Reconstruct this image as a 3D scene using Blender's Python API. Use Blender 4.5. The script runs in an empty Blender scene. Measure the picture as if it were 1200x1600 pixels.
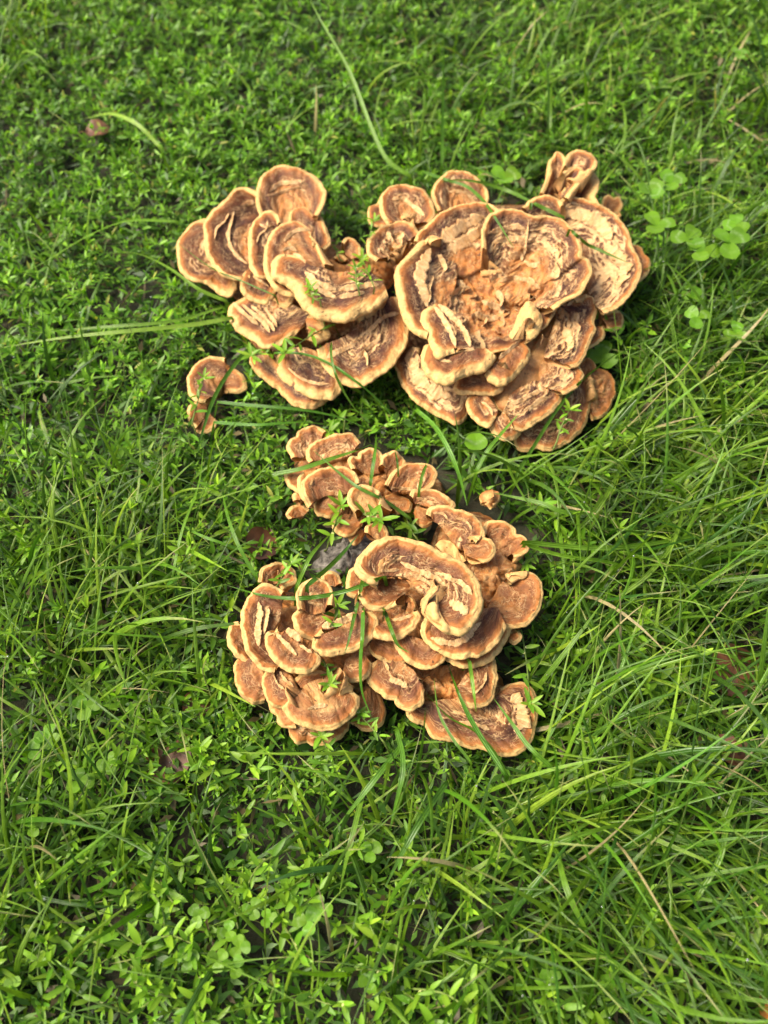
import bpy, math, random
import numpy as np
from mathutils import Matrix, Vector

random.seed(7)
RNG = np.random.default_rng(7)
sc = bpy.context.scene
COL = sc.collection
R = math.radians

# ------------------------------------------------------------------ camera
CAM_H, PITCH, VFOV = 0.66, R(60), R(60)
FPX = 800 / math.tan(VFOV / 2)
cam_d = bpy.data.cameras.new('camera')
cam = bpy.data.objects.new('camera', cam_d); COL.objects.link(cam)
cam.location = (0, 0, CAM_H)
cam.rotation_euler = (R(90) - PITCH, 0, 0)
cam_d.sensor_fit = 'VERTICAL'; cam_d.sensor_height = 24
cam_d.lens = 12 / math.tan(VFOV / 2)
cam_d.clip_start = 0.01; cam_d.clip_end = 200
cam_d.dof.use_dof = True
cam_d.dof.focus_distance = 0.655
cam_d.dof.aperture_fstop = cam_d.lens / 6.2
sc.camera = cam

# ------------------------------------------------------------------ sky and sun
SUN_EL, SUN_AZ = R(52), R(-84)           # azimuth from +Y, negative = towards -X
w = bpy.data.worlds.new('World'); sc.world = w; w.use_nodes = True
nt = w.node_tree
sky = nt.nodes.new('ShaderNodeTexSky'); sky.sky_type = 'NISHITA'; sky.sun_disc = False
sky.sun_elevation = SUN_EL; sky.sun_rotation = SUN_AZ
sky.air_density = 1.0; sky.dust_density = 6.0; sky.ozone_density = 1.0
bgn = nt.nodes['Background']; bgn.inputs['Strength'].default_value = 0.12
nt.links.new(sky.outputs[0], bgn.inputs['Color'])
sl = bpy.data.lights.new('sun', 'SUN'); so = bpy.data.objects.new('sun', sl); COL.objects.link(so)
sl.energy = 3.0; sl.angle = R(30); sl.color = (1.0, 0.92, 0.76)
sdir = Vector((math.sin(SUN_AZ) * math.cos(SUN_EL), math.cos(SUN_AZ) * math.cos(SUN_EL), math.sin(SUN_EL)))
so.rotation_euler = sdir.to_track_quat('Z', 'Y').to_euler()
so.location = sdir * 5
sc.view_settings.view_transform = 'Standard'; sc.view_settings.look = 'None'
sc.view_settings.exposure = 1.1; sc.view_settings.gamma = 1.0
sc.render.engine = 'CYCLES'
sc.cycles.use_denoising = True
sc.cycles.max_bounces = 6; sc.cycles.transparent_max_bounces = 4
sc.cycles.diffuse_bounces = 4; sc.cycles.glossy_bounces = 2; sc.cycles.transmission_bounces = 4
sc.cycles.caustics_reflective = False; sc.cycles.caustics_refractive = False

# ------------------------------------------------------------------ photo pixel (1200x1600) <-> place
CP, SP = math.cos(PITCH), math.sin(PITCH)
AX_R = np.array([1., 0, 0]); AX_U = np.array([0, SP, CP]); AX_F = np.array([0, CP, -SP])
CAMP = np.array([0, 0, CAM_H])

def unproj(px, h):
    """photo pixels (N,2) and heights in metres -> points of the place"""
    px = np.asarray(px, float)
    d = ((px[:, 0] - 600) / FPX)[:, None] * AX_R + ((800 - px[:, 1]) / FPX)[:, None] * AX_U + AX_F
    t = (np.asarray(h, float) * np.ones(len(px)) - CAM_H) / d[:, 2]
    return CAMP + d * t[:, None]

def proj(p):
    q = np.asarray(p, float) - CAMP
    z = q @ AX_F
    z = np.where(np.abs(z) < 1e-4, 1e-4, z)
    return np.stack([600 + FPX * (q @ AX_R) / z, 800 - FPX * (q @ AX_U) / z], -1), z

# ------------------------------------------------------------------ noise and small maths
def _h(ix, iy, seed):
    n = (ix * 374761393 + iy * 668265263 + seed * 1442695041) & 0xffffffff
    n = ((n ^ (n >> 13)) * 1274126177) & 0xffffffff
    return (n ^ (n >> 16)) & 0xffffffff

def pn(x, y, seed=0):
    x = np.asarray(x, float); y = np.asarray(y, float)
    x, y = np.broadcast_arrays(x, y)
    xi = np.floor(x).astype(np.int64); yi = np.floor(y).astype(np.int64)
    fx = x - xi; fy = y - yi
    def g(dx, dy):
        a = _h(xi + dx, yi + dy, seed) * (2 * math.pi / 4294967296.0)
        return np.cos(a) * (fx - dx) + np.sin(a) * (fy - dy)
    u = fx * fx * fx * (fx * (fx * 6 - 15) + 10); v = fy * fy * fy * (fy * (fy * 6 - 15) + 10)
    a = g(0, 0) * (1 - u) + g(1, 0) * u
    b = g(0, 1) * (1 - u) + g(1, 1) * u
    return 1.5 * (a * (1 - v) + b * v)

def sst(a, b, x):
    t = np.clip((x - a) / (b - a), 0, 1)
    return t * t * (3 - 2 * t)

def mixc(a, b, m):
    return a * (1 - m[..., None]) + b * m[..., None]

def spline(pts, n, closed=False):
    """Catmull-Rom through pts resampled to n points of even spacing"""
    P = np.asarray(pts, float)
    if len(P) == 1:
        return np.repeat(P, n, 0)
    if closed:
        Q = np.vstack([P[-1], P, P[0], P[1]])
    else:
        Q = np.vstack([2 * P[0] - P[1], P, 2 * P[-1] - P[-2]])
    out = []
    for i in range(1, len(Q) - 2):
        p0, p1, p2, p3 = Q[i - 1], Q[i], Q[i + 1], Q[i + 2]
        t = np.linspace(0, 1, 24, endpoint=False)[:, None]
        out.append(0.5 * (2 * p1 + (p2 - p0) * t + (2 * p0 - 5 * p1 + 4 * p2 - p3) * t * t + (3 * p1 - p0 - 3 * p2 + p3) * t ** 3))
    D = np.vstack(out + [Q[-2][None]])
    L = np.concatenate([[0], np.cumsum(np.linalg.norm(np.diff(D[:, :2], axis=0), axis=1))])
    tt = np.linspace(0, L[-1], n, endpoint=not closed)
    return np.stack([np.interp(tt, L, D[:, k]) for k in range(P.shape[1])], -1)

def unit(v):
    return v / np.maximum(np.linalg.norm(v, axis=-1, keepdims=True), 1e-9)

# ------------------------------------------------------------------ mesh helpers
def mesh_np(name, V, quads=None, tris=None, ngons=None, col=None, uv=None, smooth=True):
    """mesh from numpy arrays; col = per-vertex RGB, uv = per-vertex (u,v)"""
    me = bpy.data.meshes.new(name)
    V = np.asarray(V, np.float32)
    loops = []; starts = []; c = 0
    if quads is not None and len(quads):
        q = np.asarray(quads, np.int32); loops.append(q.ravel()); starts.append(np.arange(len(q)) * 4 + c); c += q.size
    if tris is not None and len(tris):
        q = np.asarray(tris, np.int32); loops.append(q.ravel()); starts.append(np.arange(len(q)) * 3 + c); c += q.size
    for g in (ngons or []):
        loops.append(np.asarray(g, np.int32)); starts.append(np.array([c])); c += len(g)
    loops = np.concatenate(loops).astype(np.int32); starts = np.concatenate(starts).astype(np.int32)
    me.vertices.add(len(V)); me.vertices.foreach_set('co', V.ravel())
    me.loops.add(len(loops)); me.loops.foreach_set('vertex_index', loops)
    me.polygons.add(len(starts)); me.polygons.foreach_set('loop_start', starts)
    if col is not None:
        a = me.attributes.new('Col', 'FLOAT_COLOR', 'POINT')
        C4 = np.ones((len(V), 4), np.float32); C4[:, :np.shape(col)[1]] = col
        a.data.foreach_set('color', C4.ravel())
    if uv is not None:
        a = me.attributes.new('leafuv', 'FLOAT2', 'POINT')
        a.data.foreach_set('vector', np.asarray(uv, np.float32).ravel())
    me.update(calc_edges=True)
    if smooth:
        me.polygons.foreach_set('use_smooth', np.ones(len(starts), bool))
    me.validate()
    return me

def link(name, me, mat=None, parent=None):
    o = bpy.data.objects.new(name, me)
    if me is not None and mat is not None and not me.materials:
        me.materials.append(mat)
    COL.objects.link(o)
    if parent is not None:
        o.parent = parent
    return o

def tag(o, label, cat=None, group=None, kind=None):
    if label: o['label'] = label
    if cat: o['category'] = cat
    if group: o['group'] = group
    if kind: o['kind'] = kind
    return o

def empty(name, loc, label, cat, group=None):
    o = bpy.data.objects.new(name, None); COL.objects.link(o)
    o.location = loc; o.empty_display_size = 0.01
    return tag(o, label, cat, group)

# ------------------------------------------------------------------ materials
def new_mat(name):
    m = bpy.data.materials.new(name); m.use_nodes = True
    n = m.node_tree.nodes; l = m.node_tree.links
    return m, n, l, n['Principled BSDF'], n['Material Output']

def fungus_material():
    m, n, l, b, out = new_mat('polypore_flesh')
    at = n.new('ShaderNodeAttribute'); at.attribute_name = 'Col'
    tc = n.new('ShaderNodeTexCoord')
    n1 = n.new('ShaderNodeTexNoise'); n1.inputs['Scale'].default_value = 420; n1.inputs['Detail'].default_value = 5; n1.inputs['Roughness'].default_value = 0.65
    l.new(tc.outputs['Object'], n1.inputs['Vector'])
    mr = n.new('ShaderNodeMapRange'); mr.inputs[1].default_value = 0.3; mr.inputs[2].default_value = 0.72; mr.inputs[3].default_value = 0.78; mr.inputs[4].default_value = 1.2
    l.new(n1.outputs['Fac'], mr.inputs[0])
    mx = n.new('ShaderNodeMix'); mx.data_type = 'RGBA'; mx.blend_type = 'MULTIPLY'; mx.inputs[0].default_value = 1.0
    l.new(at.outputs['Color'], mx.inputs[6])
    cmb = n.new('ShaderNodeCombineColor')
    for i in range(3): l.new(mr.outputs[0], cmb.inputs[i])
    l.new(cmb.outputs[0], mx.inputs[7])
    uv = n.new('ShaderNodeAttribute'); uv.attribute_name = 'leafuv'
    def mapped(sx, sy, z=0.0):
        mp = n.new('ShaderNodeMapping'); mp.inputs['Scale'].default_value = (sx, sy, 1); mp.inputs['Location'].default_value = (z, z * 1.7, z)
        l.new(uv.outputs['Vector'], mp.inputs['Vector']); return mp
    def mathn(op, a, b_=None, clamp=False):
        m_ = n.new('ShaderNodeMath'); m_.operation = op; m_.use_clamp = clamp
        for i, v in enumerate((a, b_)):
            if v is None: continue
            if isinstance(v, (int, float)): m_.inputs[i].default_value = v
            else: l.new(v, m_.inputs[i])
        return m_.outputs[0]
    wn = n.new('ShaderNodeTexNoise'); wn.inputs['Scale'].default_value = 1.0; wn.inputs['Detail'].default_value = 4
    l.new(mapped(0.16, 0.16).outputs[0], wn.inputs['Vector'])
    def crack(sx, sy, width, z):
        ad = n.new('ShaderNodeVectorMath'); ad.operation = 'MULTIPLY_ADD'
        l.new(wn.outputs['Color'], ad.inputs[0]); ad.inputs[1].default_value = (1.6, 1.6, 0); l.new(mapped(sx, sy, z).outputs[0], ad.inputs[2])
        v = n.new('ShaderNodeTexVoronoi'); v.feature = 'DISTANCE_TO_EDGE'; v.voronoi_dimensions = '2D'; v.inputs['Scale'].default_value = 1.0
        l.new(ad.outputs[0], v.inputs['Vector'])
        d_ = mathn('DIVIDE', v.outputs['Distance'], width)
        return mathn('SUBTRACT', 1.0, d_, True)
    ck = mathn('MAXIMUM', crack(0.10, 0.20, 0.075, 3.0), mathn('MULTIPLY', crack(0.22, 0.42, 0.085, 9.0), 0.8))
    pz = n.new('ShaderNodeTexNoise'); pz.inputs['Scale'].default_value = 1.0; pz.inputs['Detail'].default_value = 2
    l.new(mapped(0.07, 0.11, 5.0).outputs[0], pz.inputs['Vector'])
    pr = n.new('ShaderNodeMapRange'); pr.inputs[1].default_value = 0.42; pr.inputs[2].default_value = 0.62; l.new(pz.outputs['Fac'], pr.inputs[0])
    ck = mathn('MULTIPLY', mathn('MULTIPLY', ck, pr.outputs[0]), mathn('MULTIPLY', at.outputs['Alpha'], 0.8))
    fb = n.new('ShaderNodeTexNoise'); fb.inputs['Scale'].default_value = 1.0; fb.inputs['Detail'].default_value = 4; fb.inputs['Roughness'].default_value = 0.7
    l.new(mapped(0.9, 0.45, 2.0).outputs[0], fb.inputs['Vector'])
    fr = n.new('ShaderNodeMapRange'); fr.inputs[1].default_value = 0.3; fr.inputs[2].default_value = 0.7; fr.inputs[3].default_value = 0.86; fr.inputs[4].default_value = 1.13
    l.new(fb.outputs['Fac'], fr.inputs[0])
    mf = n.new('ShaderNodeVectorMath'); mf.operation = 'SCALE'; l.new(mx.outputs[2], mf.inputs[0]); l.new(fr.outputs[0], mf.inputs['Scale'])
    mc = n.new('ShaderNodeMix'); mc.data_type = 'RGBA'; mc.inputs[7].default_value = (0.56, 0.36, 0.165, 1)
    l.new(ck, mc.inputs[0]); l.new(mf.outputs[0], mc.inputs[6])
    sp = n.new('ShaderNodeTexNoise'); sp.inputs['Scale'].default_value = 240; sp.inputs['Detail'].default_value = 2
    l.new(tc.outputs['Object'], sp.inputs['Vector'])
    sr = n.new('ShaderNodeMapRange'); sr.inputs[1].default_value = 0.70; sr.inputs[2].default_value = 0.74; sr.inputs[4].default_value = 0.75; l.new(sp.outputs['Fac'], sr.inputs[0])
    ms = n.new('ShaderNodeMix'); ms.data_type = 'RGBA'; ms.inputs[7].default_value = (0.035, 0.018, 0.009, 1)
    l.new(sr.outputs[0], ms.inputs[0]); l.new(mc.outputs[2], ms.inputs[6])
    l.new(ms.outputs[2], b.inputs['Base Color'])
    b.inputs['Roughness'].default_value = 0.68
    b.inputs['Specular IOR Level'].default_value = 0.28
    b.inputs['Subsurface Weight'].default_value = 0.12
    b.inputs['Subsurface Radius'].default_value = (0.004, 0.002, 0.001)
    b.inputs['Subsurface Scale'].default_value = 1.0
    bp = n.new('ShaderNodeBump'); bp.inputs['Strength'].default_value = 0.6; bp.inputs['Distance'].default_value = 0.0012
    hh = mathn('ADD', mathn('MULTIPLY', n1.outputs['Fac'], 0.6), mathn('SUBTRACT', mathn('MULTIPLY', fb.outputs['Fac'], 0.45), mathn('MULTIPLY', ck, 0.5)))
    l.new(hh, bp.inputs['Height']); l.new(bp.outputs[0], b.inputs['Normal'])
    return m

def leaf_material(name, rough=0.42, trans=0.38, stripes=0.0, var=0.25, spec=0.5):
    m, n, l, b, out = new_mat(name)
    at = n.new('ShaderNodeAttribute'); at.attribute_name = 'Col'
    oi = n.new('ShaderNodeObjectInfo')
    mr = n.new('ShaderNodeMapRange'); mr.inputs[3].default_value = 1 - var; mr.inputs[4].default_value = 1 + var
    l.new(oi.outputs['Random'], mr.inputs[0])
    hs = n.new('ShaderNodeHueSaturation'); hs.inputs['Saturation'].default_value = 1.0
    l.new(at.outputs['Color'], hs.inputs['Color']); l.new(mr.outputs[0], hs.inputs['Value'])
    ht = n.new('ShaderNodeMapRange'); ht.inputs[3].default_value = 0.5 - var * 0.05; ht.inputs[4].default_value = 0.5 + var * 0.05
    ml = n.new('ShaderNodeMath'); ml.operation = 'FRACT'
    ms = n.new('ShaderNodeMath'); ms.operation = 'MULTIPLY'; ms.inputs[1].default_value = 7.31
    l.new(oi.outputs['Random'], ms.inputs[0]); l.new(ms.outputs[0], ml.inputs[0]); l.new(ml.outputs[0], ht.inputs[0]); l.new(ht.outputs[0], hs.inputs['Hue'])
    tc = n.new('ShaderNodeTexCoord')
    nz = n.new('ShaderNodeTexNoise'); nz.inputs['Scale'].default_value = 260; nz.inputs['Detail'].default_value = 3
    l.new(tc.outputs['Object'], nz.inputs['Vector'])
    nr = n.new('ShaderNodeMapRange'); nr.inputs[1].default_value = 0.3; nr.inputs[2].default_value = 0.7; nr.inputs[3].default_value = 0.82; nr.inputs[4].default_value = 1.18
    l.new(nz.outputs['Fac'], nr.inputs[0])
    mx = n.new('ShaderNodeMix'); mx.data_type = 'RGBA'; mx.blend_type = 'MULTIPLY'; mx.inputs[0].default_value = 1
    cmb = n.new('ShaderNodeCombineColor')
    for i in range(3): l.new(nr.outputs[0], cmb.inputs[i])
    l.new(hs.outputs[0], mx.inputs[6]); l.new(cmb.outputs[0], mx.inputs[7])
    l.new(mx.outputs[2], b.inputs['Base Color'])
    b.inputs['Roughness'].default_value = rough
    b.inputs['Specular IOR Level'].default_value = spec
    tr = n.new('ShaderNodeBsdfTranslucent')
    tm = n.new('ShaderNodeMix'); tm.data_type = 'RGBA'; tm.blend_type = 'MULTIPLY'; tm.inputs[0].default_value = 1
    tm.inputs[7].default_value = (1.3, 1.4, 0.4, 1)
    l.new(mx.outputs[2], tm.inputs[6]); l.new(tm.outputs[2], tr.inputs['Color'])
    sh = n.new('ShaderNodeMixShader'); sh.inputs[0].default_value = trans
    l.new(b.outputs[0], sh.inputs[1]); l.new(tr.outputs[0], sh.inputs[2]); l.new(sh.outputs[0], out.inputs['Surface'])
    if stripes:
        uv = n.new('ShaderNodeAttribute'); uv.attribute_name = 'leafuv'
        sx = n.new('ShaderNodeSeparateXYZ'); l.new(uv.outputs['Vector'], sx.inputs[0])
        mm = n.new('ShaderNodeMath'); mm.operation = 'MULTIPLY'; mm.inputs[1].default_value = stripes
        sn = n.new('ShaderNodeMath'); sn.operation = 'SINE'
        l.new(sx.outputs['X'], mm.inputs[0]); l.new(mm.outputs[0], sn.inputs[0])
        bp = n.new('ShaderNodeBump'); bp.inputs['Strength'].default_value = 0.35; bp.inputs['Distance'].default_value = 0.0004
        l.new(sn.outputs[0], bp.inputs['Height']); l.new(bp.outputs[0], b.inputs['Normal']); l.new(bp.outputs[0], tr.inputs['Normal'])
    return m

def noise_material(name, c1, c2, scale, rough=0.9, bump=0.6, dist=0.004, c3=None):
    m, n, l, b, out = new_mat(name)
    tc = n.new('ShaderNodeTexCoord')
    nz = n.new('ShaderNodeTexNoise'); nz.inputs['Scale'].default_value = scale; nz.inputs['Detail'].default_value = 8; nz.inputs['Roughness'].default_value = 0.65
    l.new(tc.outputs['Object'], nz.inputs['Vector'])
    cr = n.new('ShaderNodeValToRGB')
    cr.color_ramp.elements[0].position = 0.32; cr.color_ramp.elements[0].color = (*c1, 1)
    cr.color_ramp.elements[1].position = 0.7; cr.color_ramp.elements[1].color = (*c2, 1)
    if c3:
        e = cr.color_ramp.elements.new(0.5); e.color = (*c3, 1)
    l.new(nz.outputs['Fac'], cr.inputs['Fac']); l.new(cr.outputs[0], b.inputs['Base Color'])
    b.inputs['Roughness'].default_value = rough
    bp = n.new('ShaderNodeBump'); bp.inputs['Strength'].default_value = bump; bp.inputs['Distance'].default_value = dist
    l.new(nz.outputs['Fac'], bp.inputs['Height']); l.new(bp.outputs[0], b.inputs['Normal'])
    return m

M_FUN = fungus_material()
M_GRASS = leaf_material('grass_green', 0.33, 0.34, 16.0, 0.22, 0.45)
M_LEAF = leaf_material('knotweed_green', 0.42, 0.38, 0, 0.25, 0.32)
M_CLOV = leaf_material('clover_green', 0.5, 0.4, 0, 0.15, 0.35)
M_SOIL = noise_material('damp_soil', (0.010, 0.007, 0.004), (0.045, 0.032, 0.016), 60, 0.95, 0.8, 0.01, (0.022, 0.024, 0.009))
M_WOOD = noise_material('grey_dead_wood', (0.02, 0.017, 0.013), (0.36, 0.32, 0.27), 170, 0.95, 1.0, 0.006)
M_DEAD = noise_material('dead_leaf_brown', (0.05, 0.016, 0.006), (0.17, 0.065, 0.022), 70, 0.55, 0.5, 0.002)
M_ORNG = noise_material('orange_leaf', (0.45, 0.12, 0.02), (0.6, 0.28, 0.05), 70, 0.55, 0.4, 0.002)
def dew_material():
    m, n, l, b, out = new_mat('dew_water')
    b.inputs['Base Color'].default_value = (0.9, 0.95, 0.9, 1); b.inputs['Roughness'].default_value = 0.03
    b.inputs['Transmission Weight'].default_value = 0.75; b.inputs['IOR'].default_value = 1.33
    return m
M_DEW = dew_material()

# ------------------------------------------------------------------ ground
g1 = np.concatenate([-np.geomspace(60, 1.8, 14), np.linspace(-1.6, 1.6, 150), np.geomspace(1.8, 60, 14)])
GX, GY = np.meshgrid(g1, g1 + 0.5, indexing='ij')
def ground_z(x, y):
    return 0.006 * pn(x * 7, y * 7, 3) + 0.003 * pn(x * 31, y * 31, 4) - 0.002
gz = ground_z(GX, GY)
nG = len(g1)
idx = np.arange(nG * nG).reshape(nG, nG)
quads = np.stack([idx[:-1, :-1], idx[1:, :-1], idx[1:, 1:], idx[:-1, 1:]], -1).reshape(-1, 4)
gr = link('ground', mesh_np('ground', np.stack([GX, GY, gz], -1).reshape(-1, 3), quads), M_SOIL)
gr['kind'] = 'structure'

# ------------------------------------------------------------------ polypore caps
CREAM = np.array([0.53, 0.33, 0.118]); FLESH = np.array([0.54, 0.345, 0.16]); ORANGE = np.array([0.40, 0.148, 0.032])
BROWN = np.array([0.150, 0.050, 0.015]); DARK = np.array([0.054, 0.0185, 0.011]); OCHRE = np.array([0.42, 0.165, 0.038])
TAN = np.array([0.50, 0.27, 0.095])
CELL = 3.0
RW, RH = int(1200 / CELL), int(1600 / CELL)
ZBUF = np.full((RH, RW), 9.0); ZTOP = np.full((RH, RW), -1.0)     # nearest depth / its height, per photo cell
OCC_N = 0.003
OCC = {}
OCC_LO = np.full((700, 700), 9.0)
def occ_ij(p):
    return np.clip(((p[..., 0] + 1.05) / OCC_N).astype(int), 0, 699), np.clip(((p[..., 1] + 0.3) / OCC_N).astype(int), 0, 699)

def note(P):
    P = P.reshape(-1, 3)
    q, z = proj(P)
    i = (q[:, 1] / CELL).astype(int); j = (q[:, 0] / CELL).astype(int)
    ok = (i >= 0) & (i < RH) & (j >= 0) & (j < RW)
    i, j, z, h = i[ok], j[ok], z[ok], P[ok, 2]
    o = np.argsort(-z); i, j, z, h = i[o], j[o], z[o], h[o]
    m = z < ZBUF[i, j]
    ZBUF[i[m], j[m]] = z[m]; ZTOP[i[m], j[m]] = h[m]
    a, b = occ_ij(P)
    np.minimum.at(OCC_LO, (a, b), P[:, 2] - 0.012)

def cap_height(px):
    i = np.clip((px[:, 1] / CELL).astype(int), 0, RH - 1); j = np.clip((px[:, 0] / CELL).astype(int), 0, RW - 1)
    return ZTOP[i, j]

CAPSEED = [10]
LAST = {}
def cap(parent, outer, inner, ho, hi, rim=6.0, band=11.0, tear=0.5, tend=0.75, dark=0.6, thick=6.0, bow=-0.06,
        roll=2.0, inn=0.5, fray=0.5, pages=0.6, closed=False, name='cap', wob=1.0, lump=1.0, under=8.0, style='skin', label=None):
    """one fan-shaped cap: rim curve `outer`, attachment curve `inner` (photo pixels), heights in cm.
    rim/band/thick/roll in mm."""
    seed = CAPSEED[0]; CAPSEED[0] += 7
    rim = rim * (0.44 if rim < 7 else 0.72); thick = thick * (0.46 if thick < 8 else 0.6); iso = closed; dark = min(1, dark + (0.14 if parent.location.y < 0.36 else 0.34)); band = band * (1.15 if parent.location.y < 0.36 else 1.35); tear = tear * 0.85; bow = bow * 0.5; wob = wob * 1.35; RES = 0.6 if (closed and len(inner) == 1) else 1.0
    if not closed and not hasattr(ho, '__len__') and ho > hi: hi = ho - 0.72 * (ho - hi)
    oL = np.linalg.norm(np.diff(np.asarray(outer, float), axis=0), axis=1).sum()
    Nt = int(np.clip(oL * 0.64 * 1.08 * RES, 24, 260))
    Po = spline(outer, Nt, closed)
    Pi = spline(inner, Nt, closed and len(inner) > 2)
    rl = np.linalg.norm(Po - Pi, axis=1)
    Nr = int(np.clip(np.percentile(rl, 80) * 0.64 * 1.12 * RES + 9, 16, 80))
    tpx = np.linspace(0, oL, Nt)
    if closed:
        ang = np.linspace(0, 2 * np.pi, Nt, endpoint=False)
        wv = pn(2.2 * np.cos(ang), 2.2 * np.sin(ang), seed); wf = pn(6 * np.cos(ang), 6 * np.sin(ang), seed + 1)
    else:
        wv = pn(tpx / 38, 0.5, seed); wf = pn(tpx / 11, 0.5, seed + 1)
    Po = Po + unit(Po - Pi) * (2.0 * wob * wv + 1.0 * wob * wf + 0.7 * pn(tpx / 4.5, 7.7, seed + 40))[:, None]
    ho_ = np.interp(np.linspace(0, 1, Nt), np.linspace(0, 1, len(ho)), ho) if hasattr(ho, '__len__') else np.full(Nt, float(ho))
    ho_ = ho_ * 0.01 + 0.0022 * wob * pn(np.cos(np.linspace(0, 6.283, Nt)) * 2.5, np.linspace(0, 3, Nt), seed + 2) if closed else ho_ * 0.01 + 0.0026 * wob * pn(tpx / 40, 3.3, seed + 2) + 0.0010 * wob * pn(tpx / 13, 3.3, seed + 41)
    O = unproj(Po, ho_); I = unproj(Pi, hi * 0.01)
    th = thick * 0.001
    O = O - unit(O - I) * th * 0.4
    u = np.linspace(0, 1, Nr); r = 1 - (1 - u) ** 1.25
    S = I[:, None] + (O - I)[:, None] * r[None, :, None]
    ln = np.linalg.norm(O - I, axis=1)
    S[..., 2] += bow * ln[:, None] * np.sin(np.pi * r)[None]
    # distance to the rim and coordinate along it, in mm
    d = np.full((Nt, Nr), 1e9)
    Oseg = O
    for k in range(0, Nr, 12):
        dd = np.linalg.norm(S[:, k:k + 12, None] - Oseg[None, None], axis=-1)
        d[:, k:k + 12] = dd.min(-1)
    d *= 1000; 
    D = d.max()
    s = np.concatenate([[0], np.cumsum(np.linalg.norm(np.diff(O, axis=0), axis=1))])[:, None] * 1000 * np.ones((1, Nr))
    if closed or len(inner) <= 1:                     # pull s together towards a point-like root
        s = s * (0.35 + 0.65 * r[None])
    else:                                             # the fan narrows towards its root
        kr = np.clip(np.linalg.norm(np.diff(I, axis=0), axis=1).sum() / max(s.max() * 0.001, 1e-6), 0.15, 1.0)
        s = (s - s.max() / 2) * (kr + (1 - kr) * r[None]) + s.max() / 2
    S[..., 2] -= roll * 0.001 * np.exp(-d / 5.0)
    du = np.gradient(S, axis=0) if not closed else (np.roll(S, -1, 0) - np.roll(S, 1, 0)) * 0.5
    dv = np.gradient(S, axis=1)
    N = unit(np.cross(du, dv))
    if (N * (CAMP - S)).sum() < 0: N = -N
    for _ in range(3):                                 # soften
        N = unit(N + 0.5 * np.roll(N, 1, 0) + 0.5 * np.roll(N, -1, 0)) if closed else unit(np.concatenate([N[:1], N[:-1]], 0) + 2 * N + np.concatenate([N[1:], N[-1:]], 0))
    # ---------------- pattern
    U, V = s, d
    if iso: U = S[..., 0] * 1000 + 0.3 * d
    Y2 = S[..., 1] * 1000 if iso else (1 - r)[None] * ln[:, None] * 1000 + 0.35 * d
    wV = V + 3.2 * pn(U / 20, Y2 / 14, seed) + 1.3 * pn(U / 6, Y2 / 6, seed + 1)
    wU = U + 3.0 * pn(U / 16, Y2 / 16, seed + 2)
    jag = 0.9 * pn(U / 2.2, Y2 / 4, seed + 3) + 0.9 * pn(U / 9, Y2 / 9, seed + 4)
    rv = rim * (1 + 0.75 * pn(U / 17, 0.4, seed + 42) + 0.25 * pn(U / 5, 0.4, seed + 43))
    rimm = 1 - sst(rv * 0.45, rv * 1.2 + 0.5, V + jag * 0.7)
    halo = 1 - sst(rim * 0.8, rim * 1.0 + 5.5, V + 1.6 * pn(U / 14, Y2 / 9, seed + 5))
    te = D * tend
    t0 = rim + band * 0.55
    zone = sst(t0, t0 + band * 0.7, wV + 3 * pn(U / 30, 0.3, seed + 6)) * (1 - sst(te - 5, te + 4, wV))
    zone = zone * sst(-0.55, 0.1, pn(U / 32, Y2 / 40, seed + 7) + 0.25 + 0.4 * (tear - 0.5))
    YV = Y2 + 3.2 * pn(U / 20, Y2 / 14, seed + 30) + 1.5 * pn(U / 6, Y2 / 6, seed + 46)
    c1 = np.abs(pn(wU / 22, YV / 7.0, seed + 8)); c2 = np.abs(pn(wU / 12, YV / 6.0, seed + 9)); c3 = np.abs(pn(wU / 4.5, YV / 10, seed + 19))
    ww = zone * tear
    torn = np.maximum(1 - sst(0.30 * ww, 0.30 * ww + 0.07, c1), 0.85 * (1 - sst(0.12 * ww, 0.12 * ww + 0.06, c2)))
    torn = np.maximum(torn, 0.5 * (1 - sst(0.03 * ww, 0.03 * ww + 0.04, c3)))
    torn = torn * sst(0.03, 0.2, ww) * sst(rim * 0.9, rim * 1.3, V)
    hair = (1 - sst(0.0, 0.06, np.abs(pn(wU / 7, YV / 5.0, seed + 20)))) * sst(rim, rim + 3, V) * sst(0.0, 0.5, pn(U / 15, Y2 / 12, seed + 21)) * fray
    torn = np.maximum(torn, hair * 0.8)
    inside = sst(te - 6, te + 6, wV) if te < D else np.zeros_like(V)
    fib = 0.8 * pn(wU / 1.9, Y2 / (2.6 if iso else 4), seed + 10); fib2 = pn(wU / 4.5, Y2 / 6, seed + 11); blot = pn(U / 11, Y2 / 9, seed + 12)
    fib = fib + 0.35 * pn(U / 1.1, Y2 / 1.3, seed + 31)
    # colours
    bmix = np.clip(dark + 0.55 * pn(U / 16, Y2 / 12, seed + 13), 0, 1) * sst(rim + 1.5, rim + band * 0.6, V)
    C = mixc(BROWN * np.ones(U.shape + (3,)), DARK, bmix)
    C = C * (1 + 0.16 * fib + 0.10 * pn(U / 1.6, Y2 / 1.6, seed + 14))[..., None]
    rust = np.clip(0.40 * (1 - dark) + 0.45 * blot, 0, 1) * 0.55
    C = mixc(C, ORANGE * 0.78, rust)
    C = mixc(C, ORANGE * (1 + 0.2 * fib2)[..., None], halo * 0.72)
    inc = mixc(OCHRE * np.ones(U.shape + (3,)), BROWN * 1.1, np.clip(0.36 + 0.5 * fib * fray + 0.8 * blot, 0, 1))
    inc = mixc(inc, TAN, np.clip(inn + 0.4 * fib2 + 0.7 * pn(U / 14, Y2 / 10, seed + 45) - 0.3, 0, 1))
    C = mixc(C, inc, inside)
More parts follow.
